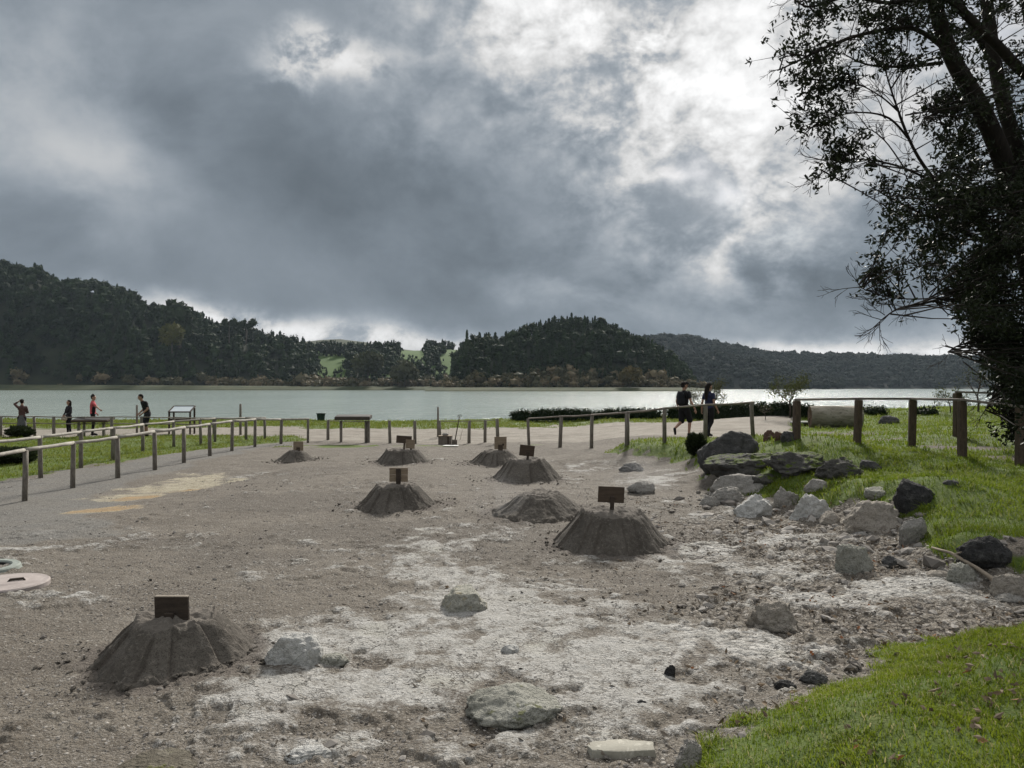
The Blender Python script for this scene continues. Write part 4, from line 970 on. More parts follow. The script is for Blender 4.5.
rock(738, 778, 485, 517, RK_WHITE, 'pale angular rock between the slab and the gravel', 6, depth=1.0, flat=.8, sink=.7)
rock(774, 806, 480, 506, RK_PALE, 'grey rock wedged between two pale angular rocks', 16, depth=.7, flat=.8, sink=.7)
rock(793, 836, 485, 518, RK_WHITE, 'pale pointed rock at the right end of the row of pale rocks', 7, depth=.7, flat=.8, sink=.7)
rock(848, 912, 488, 533, RK_TAN, 'big light tan boulder half buried in the slope left of the black one', 8, depth=.8, rough=.2, flat=.8, sink=.7)
rock(900, 945, 473, 507, RK_BLACK, 'black angular boulder sitting in the green grass', 9, depth=.8, rough=.18)
rock(838, 878, 533, 573, RK_GREEN, 'grey boulder at the foot of the grassy slope left of the leaning slab', 10, depth=.7, rough=.2, flat=.8, sink=.7)
rock(897, 934, 513, 543, RK_PALE, 'flat pale stone slab leaning on the grassy slope', 11, depth=.5, rough=.12, rot=25)
rock(968, 1020, 528, 568, RK_BLACK, 'dark boulder under the grassy overhang near the right edge', 12, depth=.8, rough=.2)
rock(998, 1040, 568, 600, RK_TAN, 'pale rounded rock at the right edge beside the dead branch', 13, depth=.8)
rock(952, 985, 557, 584, RK_GREEN, 'small grey green rock behind the dead branch', 17, depth=.8)
rock(754, 812, 592, 632, RK_TAN, 'grey boulder half buried in the pale crust right of the middle', 53, depth=1.0, rough=.3, sink=1.0, flat=1.0, cuts=5)
rock(437, 487, 579, 614, RK_YEL, 'rounded yellowish rock on the pale crust in the middle', 19, depth=.85, rough=.16, flat=.9, sink=.6)
rock(254, 318, 637, 670, RK_WHITE, 'whitish rounded rock just right of the left foreground mound', 20, depth=.8, rough=.16, flat=1.7)
rock(306, 346, 648, 668, RK_GREEN, 'flat grey stone touching the whitish rounded rock', 21, depth=.7)
rock(458, 564, 670, 727, RK_GREEN, 'big greenish grey boulder in the centre foreground', 22, depth=.8, rough=.2)
rock(96, 186, 742, 785, rock_mat('brown_boulder', (.12, .105, .08), (.19, .17, .13), (.25, .23, .19), (.075, .078, .02), .25), 'mossy brown rock cut off by the lower left edge', 23, depth=.8)
rock(620, 648, 461, 472, RK_DARK, 'small dark flat rock near the grass tongue behind the right mound', 24)
rock(628, 658, 477, 494, RK_PALE, 'low grey rock in the rubble behind the right mound', 25)
rock(665, 677, 661, 679, RK_BLACK, 'small black pointed stone standing in the pale crust', 26, depth=.6)
rock(633, 648, 697, 709, RK_BLACK, 'small black stone in the gravel above the cut block', 27)
rock(676, 706, 733, 772, RK_PALE, 'grey stone at the edge of the lower right turf', 28)
rock(800, 830, 664, 684, RK_DARK, 'dark flat stone at the upper edge of the lower right turf', 29)
rock(776, 798, 676, 690, RK_BLACK, 'small dark stone touching the edge of the lower right turf', 30)
rock(764, 778, 428, 440, RK_RED, 'left one of two reddish stones behind the large dark boulder', 31)
rock(775, 786, 430, 440, RK_RED, 'right one of two reddish stones behind the large dark boulder', 32)
rock(782, 799, 429, 441, RK_DARK, 'small grey stone next to the reddish stones', 33)
rock(880, 903, 414, 424, RK_DARK, 'low dark rock lying in the grass right of the big log', 34)
rock(460, 472, 625, 632, RK_BLACK, 'small dark stone on the pale crust below the yellowish rock', 35)
rock(487, 508, 632, 637, RK_DARK, 'thin dark stone chip right of the yellowish rock', 36, sub=4)
rock(945, 962, 478, 486, RK_DARK, 'small low stone in the grass right of the black boulder', 37, sub=4)
rock(1000, 1030, 590, 604, RK_PALE, 'low flat pale stone below the rounded rock at the right edge', 38, sub=4)
rock(500, 520, 640, 654, RK_WHITE, 'low white crust lump in the middle foreground', 39, sub=4)
rock(280, 330, 738, 762, RK_WHITE, 'low white crusted stone at the bottom left of the centre', 40)
rock(1030, 1062, 408, 420, RK_DARK, 'dark rock under the far timber rail at the right edge', 41)
rock(752, 786, 470, 484, RK_MOSS, 'flat mossy stone between the dark outcrop and the long pale slab', 60, depth=.8, sub=4)
rock(806, 832, 476, 490, RK_PALE, 'small pale stone half covered by turf above the pointed rock', 61, depth=.8, sub=4)
rock(868, 896, 484, 496, RK_GREEN, 'small grey stone at the turf edge above the tan boulder', 62, depth=.9, sub=4)
rock(822, 846, 508, 524, RK_TAN, 'low tan stone between the pointed rock and the tan boulder', 63, depth=.9, sub=4)
rock(700, 722, 492, 506, RK_PALE, 'low pale stone at the left end of the row of pale rocks', 64, depth=.9, sub=4)
rock(884, 904, 552, 566, RK_DARK, 'dark stone in the rubble under the leaning slab', 65, depth=.9, sub=4)
rock(930, 956, 566, 580, RK_TAN, 'tan stone in the rubble left of the small grey green rock', 66, depth=.9, sub=4)
rock(862, 884, 458, 470, RK_DARK, 'dark stone showing through the turf below the second brown post', 67, depth=.9, sub=4)
# cut stone block
g = G(622, 757)
b = MB(); bm = bmesh.new()
pts = [(-.165, -.05), (-.19, .01), (-.16, .075), (.02, .085), (.18, .06), (.188, -.045), (.0, -.07)]
lo = [bm.verts.new((x, y, -.05)) for x, y in pts]; hi = [bm.verts.new((x*.97, y*.93, .030+.008*math.sin(9*x))) for x, y in pts]
bm.faces.new(hi); bm.faces.new(lo[::-1])
for i in range(len(pts)): bm.faces.new([lo[i], lo[(i+1) % len(pts)], hi[(i+1) % len(pts)], hi[i]])
bmesh.ops.bevel(bm, geom=bm.edges[:], offset=.008, segments=2, affect='EDGES', profile=.6)
bmesh.ops.subdivide_edges(bm, edges=bm.edges[:], cuts=2, use_grid_fill=True)
for v in bm.verts: v.co += Vector(v.co).normalized()*.012*mnoise.fractal(v.co*14, .9, 2, 4)
me = bpy.data.meshes.new('stone_block'); bm.to_mesh(me); bm.free(); me.polygons.foreach_set('use_smooth', [True]*len(me.polygons))
me.materials.append(mat('block_stone', (.35, .335, .285), (.27, .255, .215), 6, .9, .006, 22, c3=(.47, .45, .39)))
o = bpy.data.objects.new('stone_block', me); C.objects.link(o); o.location = (g.x, g.y+.06, g.z+.0); o.rotation_euler.z = R(-6)
tag(o, 'pale cut stone block with rounded end lying at the bottom edge', 'stone block')
# dead branch at the right
a, c_ = G(931, 549), G(1000, 590)
BARK = mat('bark', (.075, .06, .048), (.04, .032, .027), 4, .95, .012, 14, c3=(.12, .10, .085), stretch=(3, 3, .8))
DEADW = mat('dead_branch_wood', (.33, .28, .22), (.22, .18, .14), 9, .9, .003)
b = MB(); P0 = G(936, 560)+Vector((-.05, 0, .13)); P3 = c_+Vector((0, 0, .05)); b.tube([P0, P0.lerp(P3, .3)+Vector((0, 0, .05)), P0.lerp(P3, .65)+Vector((.03, 0, .02)), P3], [.010, .016, .020, .024], 8)
b.tube([P0.lerp(P3, .35)+Vector((0, 0, .05)), P0.lerp(P3, .45)+Vector((.10, .0, .14)), P0.lerp(P3, .5)+Vector((.16, .02, .17))], [.011, .008, .005], 6)
o = b.build('dead_branch', DEADW, smooth=True); tag(o, 'thin pale dead branch leaning across the rocks near the right edge', 'branch')

# ---------------------------------------------------------------- log, bench, bin, panels, box, spade
LOGB = mat('log_bark', (.34, .315, .26), (.23, .21, .165), 3, .95, .05, 7, c3=(.09, .08, .055), stretch=(.7, 2, 2))
LOGE = mat('log_end', (.15, .105, .07), (.08, .056, .04), 5, .95, .03, 12)
g = G(840, 428); L = 49/F*g.y; rr = 11.5/F*g.y
r = empty('fallen_log', (g.x, g.y+rr, g.z), R(-10), 'big thick pale log lying on the grass behind the brown fence', 'log')
b = MB(); n = 34; xs = np.linspace(-L/2, L/2, n); k = 40; an = np.arange(k)*2*math.pi/k
V = []
for i, x in enumerate(xs):
    q = rr*(1.0-.05*(i/n)+.05*math.sin(x*3.1+1))*(1+.13*(fbm(np.cos(an)*1.2+x, np.sin(an)*1.2, 1.3, 4, 3)-.5)*2+.10*(fbm(np.full(k, x*2.), an*4, 1, 3, 8)-.5))
    V.append(np.stack([np.full(k, x), q*np.cos(an), q*np.sin(an)+rr*.93], 1))
V = np.concatenate(V); i, j = np.meshgrid(np.arange(n-1), np.arange(k), indexing='ij'); j2 = (j+1) % k
b.add(V, np.stack([i*k+j, i*k+j2, (i+1)*k+j2, (i+1)*k+j], -1).reshape(-1, 4)); b.build('bark', LOGB, r, smooth=True)
for s, ring in ((-1, V[:k]), (1, V[-k:])):
    e = MB(); c0 = np.array([[s*(L/2+.0), 0, rr*.93]]); inner = ring*.55+c0*.45+rng.normal(0, .012, ring.shape); e.add(np.concatenate([ring+np.array([s*.004, 0, 0]), inner, c0+np.array([[-s*.04, 0, 0]])]), [[q, (q+1) % k, k+(q+1) % k, k+q] for q in range(k)]+[[k+q, k+(q+1) % k, 2*k] for q in range(k)]); e.build('cut_end', LOGE, r)
WHITEB = mat('pale_slab', (.62, .61, .58), (.5, .49, .47), 6, .8)
g = G(801, 426.5); r = empty('low_bench', (g.x, g.y+.1, g.z), R(5), 'low pale bench slab beside the left end of the big log', 'bench')
b = MB(); b.box((0, 0, .16), (.62, .35, .06), bev=.01); b.build('seat', WHITEB, r)
for s in (-1, 1): b = MB(); b.box((s*.22, 0, .04), (.07, .28, .18), bev=.01); b.build('leg', WOOD_D, r)

BIN = mat('bin_green', (.012, .03, .024), (.02, .045, .035), 6, .6)
g = Vector(((321-CX)/F*46, 46, gz((321-CX)/F*46, 46))); w = 9/F*g.y
r = empty('litter_bin', (g.x, g.y, g.z), 0, 'dark green bin standing alone by the lake shore', 'bin')
lathe([(.0, .0), (w*.38, .0), (w*.47, .44), (w*.47, .452), (w*.44, .452), (w*.42, .38), (0, .37)], 28).build('bin_body', BIN, r)
lathe([(w*.44, .42), (w*.53, .425), (w*.53, .455), (w*.44, .46)], 28).build('rim', BIN, r)

PANEL_TOP = mat('panel_face', (.09, .085, .078), (.055, .05, .046), 5, .6)
PANEL_PALE = mat('panel_print', (.58, .58, .55), (.46, .47, .45), 4, .4)
WOOD_G = mat('grey_board', (.085, .075, .062), (.05, .044, .036), 6, .9, .004, 30, stretch=(1, 6, 6))
def info_panel(px0, px1, top, base, legs, label, rz=0, board=WOOD_B, tilt=24, dep=.55, th=.05):
    g = G((px0+px1)/2, base); w = (px1-px0)/F*g.y; h = (base-top)/F*g.y
    r = empty('information_panel', g, R(rz), label, 'information panel', 'sloping information panels on posts')
    b = MB(); b.box((0, 0, 0), (w, dep, th), bev=.01); o = b.build('board', board, r); o.location = (0, 0, h-.5*dep*math.sin(R(tilt))); o.rotation_euler.x = R(-tilt)
    f = MB(); f.box((0, 0, th/2+.0065), (w-.1, dep-.1, .01), bev=.003); f.build('printed_face', PANEL_TOP, o)
    for px in legs:
        b = MB(); x = (px-(px0+px1)/2)/F*g.y; b.box((x, -.02, (h-.12-.3)/2-.03), (.10, .09, h-.12+.3-.05), bev=.01); b.build('leg', POST_G, r)
    return r
info_panel(336, 371, 416.5, 442.5, (338.5, 366), 'sloping dark wooden information panel on two grey legs at the back fence', rz=180, tilt=8, th=.13, board=WOOD_G)
info_panel(74, 112, 418.5, 437, (82, 108), 'long sloping information panel by the lake that the woman in pink leans on', rz=176, tilt=12, th=.09)
# display case
g = G(182, 434); s = g.y/F
r = empty('display_case', g, R(4), 'glass topped wooden display case on posts by the lake left of the tall post', 'display case')
W_, Hh = 22*s, 29*s
for sx in (-1, 1):
    for sy in (-1, 1):
        b = MB(); zt = Hh*(.97 if sy < 0 else .97); b.box((sx*W_*.46, sy*.28, (zt-.3)/2-.05), (.07, .07, zt+.2 if sy > 0 else zt-.15), bev=.008); b.build('leg', WOOD_D, r)
b = MB(); b.box((0, 0, Hh*.50), (W_, .64, .10), bev=.008); b.build('tray', WOOD_D, r)
for sx in (-1, 1):
    b = MB(); b.box((sx*W_*.47, 0, 0), (.06, .72, .05), bev=.006); o = b.build('frame', WOOD_D, r); o.location = (0, 0, Hh*.86); o.rotation_euler.x = R(20)
for sy in (-1, 1):
    b = MB(); b.box((0, sy*.35, 0), (W_*.94-.062, .05, .05), bev=.006); o = b.build('frame', WOOD_D, r); o.location = (0, 0, Hh*.86); o.rotation_euler.x = R(20)
b = MB(); b.box((0, 0, .0), (W_*.94-.064, .646, .012)); o = b.build('glass_top', mat('case_glass', (.55, .60, .62), (.50, .56, .58), 3, .08, spec=.6), r); o.location = (0, 0, Hh*.86); o.rotation_euler.x = R(20)
# wooden box, sheet and spade at the back of the pit
g = G(445, 445); s = g.y/F
r = empty('wooden_box', g, R(-4), 'low weathered wooden box at the foot of the tall thin post', 'box')
b = MB(); b.box((0, .1, .16), (13*s, .36, .34), bev=.012); b.build('box_body', mat('grey_box', (.19, .165, .135), (.12, .10, .085), 8, .9), r)
b = MB(); b.box((0, .1, .345), (13.6*s, .40, .022), bev=.006); b.build('lid', WOOD_T, r)
b = MB(); b.box((3.5*s, -.082, .17), (.06, .012, .30), bev=.003); b.build('strap', WOOD_D, r)
b = MB(); v, f = ICO2; b.add(v*np.array([.13, .10, .06])+np.array([.0, .1, .40]), f); b.build('stone_weight', RK_PALE, r, smooth=True)
g = G(450, 446.5); b = MB(); k = 9
uu, vv = np.meshgrid(np.linspace(-.25, .3, k), np.linspace(-.16, .2, k)); zz = .03+.02*fbm(uu*3, vv*3, 2, 3, 5)
i, j = np.meshgrid(np.arange(k-1), np.arange(k-1), indexing='ij'); fq = np.stack([i*k+j, i*k+j+1, (i+1)*k+j+1, (i+1)*k+j], -1).reshape(-1, 4)
b.add(np.stack([uu+.1*vv, vv, zz], -1).reshape(-1, 3), fq); o = b.build('white_sheet', mat('white_sheet', (.75, .75, .73), (.66, .66, .65), 5, .7)); o.location = g; 
sm = o.modifiers.new('thickness', 'SOLIDIFY'); sm.thickness = .006; tag(o, 'white sheet lying flat on the ground in front of the wooden box', 'sheet')
g = G(454, 446); s = g.y/F
r = empty('spade', g, 0, 'long handled spade leaning upright beside the wooden box', 'spade')
lean = Vector((5.5*s, .2, 31*s)); b = MB(); b.tube([lean*.18, lean*.6, lean*.95], [.02, .02, .018], 8); b.build('handle', WOOD_B, r, smooth=True)
b = MB(); p = lean; b.tube([p*.93+Vector((-.07, 0, 0)), p*.995+Vector((-.04, 0, .0)), p*.995+Vector((.05, 0, 0)), p*.93+Vector((.07, 0, 0))], .014, 6); b.build('grip', WOOD_D, r, smooth=True)
b = MB(); b.box((.02, .02, .1), (.19, .02, .27), bev=.008); o = b.build('blade', mat('rusty_steel', (.10, .085, .075), (.16, .13, .11), 12, .5, metal=.6), r)
g = G(460, 440); b = MB(); b.tube([(0, 0, -.02), (.05, .02, .22), (.12, .04, .46)], [.008, .008, .006], 6); o = b.build('stick', DEADW, smooth=True); o.location = g; tag(o, 'short thin stick leaning right of the spade', 'stick')
# ---------------------------------------------------------------- hedges, bushes, trees
HEDGE = foliage_mat('hedge_leaf', (.010, .018, .008), (.03, .046, .018), trans=.15, rough=.55)
BUSH = foliage_mat('bush_leaf', (.016, .024, .012), (.045, .06, .025), trans=.2)
def hedge(px0, px1, top, base, label, seed):
    a, b_ = G(px0, base), G(px1, base); n = 26; h = (base-top)/F*(a.y+b_.y)/2
    r = empty('clipped_hedge', a.lerp(b_, .5), 0, label, 'hedge', 'clipped hedges along the shore'); c0 = a.lerp(b_, .5)
    m = MB(); st = MB()
    L = (b_-a).length
    core = MB(); nx = max(12, int(L/.25)); k = 12
    V = []
    for i in range(nx):
        p = a.lerp(b_, i/(nx-1))-c0; e = min(1, 4*min(i, nx-1-i)/nx+.45)
        for j in range(k):
            an = math.pi*j/(k-1); rr = 1+.12*random.gauss(0, 1)
            V.append((p.x, p.y-math.cos(an)*.42*rr*e, p.z+max(-.1, min(math.sin(an)*1.45, 1.0)*h*.88*rr*e**.4)))
    i, j = np.meshgrid(np.arange(nx-1), np.arange(k-1), indexing='ij')
    core.add(V, np.stack([i*k+j, (i+1)*k+j, (i+1)*k+j+1, i*k+j+1], -1).reshape(-1, 4))
    core.a = {}
    N_ = int(L*700); V = np.array(V); q = V[rng.integers(0, len(V), N_)]+rng.normal(0, .07, (N_, 3))
    d = rdir(N_); v, f = diamonds(q, d, .09, .06); core.add(v, f, tint=np.repeat(rng.random(N_), 4))
    core.build('foliage', HEDGE, r)
    ns = max(2, int(L/.7))
    for i in range(ns):
        p = a.lerp(b_, (i+.5)/ns)-c0; st.tube([(p.x, p.y, p.z-.15), (p.x+.03, p.y, p.z+h*.6)], .02, 5)
    st.build('stems', BARK, r)
hedge(512, 597, 410.5, 420, 'long low dark clipped hedge by the shore left of the couple', 1)
hedge(598, 660, 409.5, 419, 'dark hedge by the shore directly left of the walking man', 2)
hedge(668, 812, 405.5, 418.5, 'dark clipped hedge behind the couple reaching to the log', 3)
hedge(866, 884, 408, 414, 'short low hedge by the shore right of the log', 4)
hedge(914, 934, 410, 414, 'low flat hedge stub by the shore left of the bare shrub', 5)
def bush(px, base, wpx, hpx, m_, label, n=2200, ls=.05, kind='bush', stem=BARK, ratio=1.0):
    g = G(px, base); w = wpx/F*g.y; h = hpx/F*g.y
    r = empty(kind, g, 0, label, 'bush'); t = MB(); m = MB()
    for k in range(14):
        a = random.random()*6.28; q = random.random()**.5; tip = Vector((math.cos(a)*w*.42*q, math.sin(a)*w*.42*q, h*(.55+.3*random.random())))
        t.tube([(0, 0, -.1), tip*.5+Vector((0, 0, h*.1)), tip], [.014, .009, .004], 5)
    t.build('stems', stem, r)
    v, f = ICO3; core = v*np.array([w*.33, w*.33, h*.34])*(1+.10*np.array([mnoise.noise(Vector(p)*3+g) for p in v]))[:, None]+np.array([0, 0, h*.46]); m.add(core, f, tint=.0)
    d = rdir(n); lob = 1+.34*np.array([mnoise.noise(Vector(p)*2.6+g) for p in d]); c = d*np.array([w*.5, w*.5, h*.5])*(lob*(.8+.25*rng.random(n)))[:, None]+np.array([0, 0, h*.5]); c[:, 2] = np.maximum(c[:, 2], .01)
    dd = d+rdir(n)*.6; dd[:, 2] += .5; dd /= np.linalg.norm(dd, axis=1)[:, None]
    v, f = diamonds(c, dd, ls*(.8+1.2*rng.random(n)), ls*.35); m.add(v, f, tint=np.repeat(rng.random(n), 4)); m.build('foliage', m_, r)
    return r
bush(696, 455, 19, 21, BUSH, 'small round dark bush against the large dark boulder', 4200, .06)
bush(20, 437.5, 24, 11, BUSH, 'low dark bush in front of the person with one hand raised', 2600, .08)
bush(10, 463, 50, 15, BUSH, 'wide dark bush in the lawn at the left edge behind the path fences', 5200, .08)

def grow_branch(T, p, d, L, r0, depth, ends, bend=.35, up=.15, nb=4, spread=.8, ratio=.62, rmin=.004):
    pts = [p]; n = 5; q = Vector(p); d = Vector(d).normalized()
    for i in range(n):
        d = (d+Vector((random.gauss(0, bend), random.gauss(0, bend), random.gauss(0, bend)+up))*.35).normalized(); q = q+d*L/n; pts.append(q.copy())
    rad = np.linspace(r0, max(r0*.5, rmin*.7), n+1); T.tube(pts, rad, 7 if r0 > .03 else 5 if r0 > .012 else 4, cap=False)
    if depth == 0: ends.append((pts[-1], d.copy())); ends.append((pts[-3], d.copy())); return
    for k in range(nb):
        t = .35+.65*(k+random.random()*.8)/nb; t = min(t, .98)*n; i = int(t); b = pts[i].lerp(pts[min(i+1, n)], t-i)
        s = Vector((random.gauss(0, 1), random.gauss(0, 1), random.gauss(0, 1))); s = (s-d*s.dot(d)).normalized()
        grow_branch(T, b, d+s*spread*random.uniform(.6, 1.3), L*ratio*random.uniform(.7, 1.2), max(r0*.5, rmin), depth-1, ends, bend, up, nb, spread, ratio, rmin)
    ends.append((pts[-1], d.copy()))
def leaf_tufts(mb, ends, n, size, spread, wr=.42):
    if not ends: return
    P = np.array([e[0][:] for e in ends]); D = np.array([e[1][:] for e in ends]); i = np.repeat(np.arange(len(P)), n); k = len(i)
    c = P[i]+rng.normal(0, spread, (k, 3)); d = D[i]*.6+rdir(k); d /= np.linalg.norm(d, axis=1)[:, None]
    v, f = diamonds(c, d, size*(.6+.7*rng.random(k)), size*wr*(.7+.5*rng.random(k))); mb.add(v, f, tint=np.repeat(np.clip(rng.random(k), 0, 1), 4))
# young tree on the shore and the shrubs at its right
def young_tree(px, base, top, wpx, label, leafm, n=16, seed=5, name='young_tree', depth=2, forks=3, size=.10):
    random.seed(seed); g = G(px, base); h = (base-top)/F*g.y; w = wpx/F*g.y
    r = empty(name, g, 0, label, 'tree'); T = MB(); ends = []
    T.tube([(0, 0, -.2), (.02, 0, h*.18), (-.02, .02, h*.36)], [h*.026, h*.02, h*.017], 8)
    for k in range(forks):
        a = 2*math.pi*k/forks+.5; grow_branch(T, Vector((-.02, .02, h*.34)), Vector((math.cos(a)*w*.5, math.sin(a)*w*.5, h*.42)), h*.42, h*.014, depth, ends, .35, .12, 3, .8, .62, .005)
    T.build('trunk', BARK, r, smooth=True); m = MB(); leaf_tufts(m, ends, n, size, size*1.3); m.build('crown', leafm, r); return r
YOUNG = foliage_mat('young_leaf', (.035, .045, .016), (.085, .095, .035), trans=.3)
young_tree(790, 418, 372, 56, 'slender young tree with a bare lower trunk by the shore left of the log', YOUNG, 22)
young_tree(713, 418.5, 378, 34, 'small leafy tree on the shore between the walking couple', foliage_mat('shore_leaf', (.03, .036, .014), (.075, .075, .03), trans=.3), 20, 8)
young_tree(950, 413, 385, 40, 'sparse leaning shrub on the shore left of the corner post', YOUNG, 5, 11, 'bare_shrub', 2, 4, .09)
young_tree(978, 412, 366, 22, 'thin almost leafless tree behind the second brown fence', YOUNG, 2, 15, 'bare_tree', 2, 3, .08)
young_tree(765, 419.5, 402, 26, 'leafless twiggy shrub in front of the hedge right of the couple', YOUNG, 1, 19, 'bare_shrub', 2, 5, .06)

# ---------------------------------------------------------------- the big tree at the right edge
def at3d(px, py, D): return Vector(((px-CX)/F*D, D, EYE+(HOR-py)/F*D))
random.seed(41); rng = np.random.default_rng(41)
g = G(1052, 452); TB = 15.0
root = empty('big_tree', (10.5, TB, gz(10.5, TB)), 0, 'big dark evergreen tree with several leaning stems filling the right edge', 'tree')
RO = root.location
stems = []
DARKBARK = mat('dark_bark', (.028, .023, .019), (.016, .013, .011), 4, .95, .012, 14, stretch=(3, 3, .8))
def stem(pts, r0, r1):
    P = [at3d(*p)-RO for p in pts]
    # smooth the path
    Q = []
    for i in range(len(P)-1):
        for k in range(5): 
            t = k/5; a = P[max(i-1, 0)]; b = P[i]; c = P[i+1]; d = P[min(i+2, len(P)-1)]
            Q.append(.5*((2*b)+(c-a)*t+(2*a-5*b+4*c-d)*t*t+(3*b-a-3*c+d)*t**3))
    Q.append(P[-1]); rad = np.linspace(r0, r1, len(Q)); stems.append((Q, rad)); return Q, rad
S1 = stem([(1056, 480, 15), (1050, 430, 15), (1036, 300, 14.8), (1013, 190, 14.5), (985, 115, 14.2), (952, 55, 13.9), (934, -5, 13.5), (915, -90, 13.2), (905, -190, 13)], .25, .07)
S2 = stem([(1062, 470, 15.3), (1052, 320, 15.3), (1030, 190, 15.3), (1002, 95, 15.2), (988, 0, 15), (978, -120, 15), (975, -230, 15)], .20, .06)
S3 = stem([(1072, 470, 15.2), (1075, 300, 15.6), (1052, 150, 15.8), (1030, 20, 16), (1018, -120, 16)], .19, .07)
S4 = stem([(1080, 460, 15), (1100, 260, 14.6), (1080, 90, 14.2), (1060, -60, 14)], .2, .08)
S5 = stem([(1030, 260, 14.9), (1045, 110, 14.3), (1012, 60, 14.0), (975, 22, 13.6), (940, -15, 13.3), (905, -70, 13)], .12, .05)
S6 = stem([(1000, 100, 15.0), (992, 60, 15.2), (965, 10, 15.6), (945, -60, 15.9)], .08, .04)
tm = MB()
for Q, rad in stems[:4]: tm.tube(Q, rad, 12)
tm.build('trunk', DARKBARK, root, smooth=True)
limb = MB(); limbs = []
def lim(pts, r0, r1): 
    Q, rad = stem(pts, r0, r1); stems.pop(); limb.tube(Q, rad, 8); limbs.append(Q); return Q
for Q, rad in stems[4:]: limb.tube(Q, rad, 10); limbs.append(Q)
lim([(950, 52, 13.9), (915, 28, 13.3), (870, 32, 12.8), (830, 45, 12.4), (795, 62, 12.2), (778, 70, 12.1)], .045, .008)
lim([(930, -5, 13.4), (890, 2, 13), (850, -4, 12.8), (810, 6, 12.5), (790, -6, 12.4)], .04, .008)
lim([(944, 62, 13.9), (905, 66, 14.2), (868, 64, 14.6), (842, 52, 14.8)], .04, .008)
lim([(1012, 260, 14.7), (975, 215, 14.2), (940, 185, 13.8), (915, 150, 13.5), (897, 105, 13.3), (886, 70, 13.1)], .05, .010)
lim([(912, 142, 13.5), (890, 118, 13.2), (860, 112, 12.9), (830, 118, 12.7), (806, 130, 12.6)], .022, .005)
lim([(938, 184, 13.8), (905, 168, 13.4), (872, 160, 13.1), (845, 160, 12.9), (822, 170, 12.8)], .024, .005)
lim([(900, 112, 13.3), (880, 95, 13.5), (850, 80, 13.6), (822, 80, 13.7)], .016, .005)
lim([(905, 168, 13.4), (885, 140, 13.4), (865, 128, 13.5), (845, 140, 13.5)], .014, .004)
lim([(1020, 300, 14.8), (985, 285, 14.2), (950, 296, 13.7), (925, 303, 13.4), (900, 308, 13.2), (884, 318, 13.1), (876, 326, 13.0)], .035, .006)
lim([(938, 298, 13.5), (910, 299, 13.3), (885, 296, 13.2), (866, 290, 13.1), (858, 284, 13.1)], .014, .004)
lim([(1015, 250, 14.8), (970, 235, 14.2), (925, 215, 13.7), (895, 200, 13.4), (880, 192, 13.3)], .035, .007)
lim([(1025, 330, 14.9), (985, 340, 14.3), (960, 345, 14), (948, 352, 13.8)], .03, .007)
lim([(1040, 380, 15), (1015, 385, 14.5), (995, 395, 14.2), (985, 410, 14.1)], .03, .008)
lim([(990, 100, 14.2), (960, 100, 13.8), (940, 110, 13.5), (925, 118, 13.4)], .03, .008)
# bare spreading twigs in the gap below the upper limb
bare = []
for (p, q, D) in [((897, 108), (872, 78), 13.3), ((900, 115), (912, 72), 13.2), ((912, 140), (935, 100), 13.4), ((886, 118), (866, 92), 13.2), ((905, 130), (895, 92), 13.3), ((872, 160), (850, 138), 13.1),
                  ((915, 150), (905, 165), 13.4), ((886, 70), (872, 45), 13.1), ((888, 80), (900, 50), 13.1), ((925, 303), (915, 276), 13.4), ((905, 306), (893, 282), 13.2), ((895, 298), (880, 280), 13.2), ((885, 315), (872, 308), 13.1), ((912, 300), (900, 316), 13.2)]:
    a, b = at3d(*p, D)-RO, at3d(*q, D+random.uniform(-.6, .3))-RO
    grow_branch(limb, a, b-a, (b-a).length, .010, 2, bare, .25, .05, 4, .55, .62, .0035)
for Q in limbs[2:]:
    for k in range(9):
        i = random.randint(len(Q)//4, len(Q)-2); d = (Q[i+1]-Q[i]).normalized()
        grow_branch(limb, Q[i].copy(), d+Vector((random.gauss(-.3, .6), random.gauss(0, .6), random.gauss(.1, .6))), random.uniform(.22, .55), .008, 2, bare, .3, .0, 3, .6, .62, .0035)
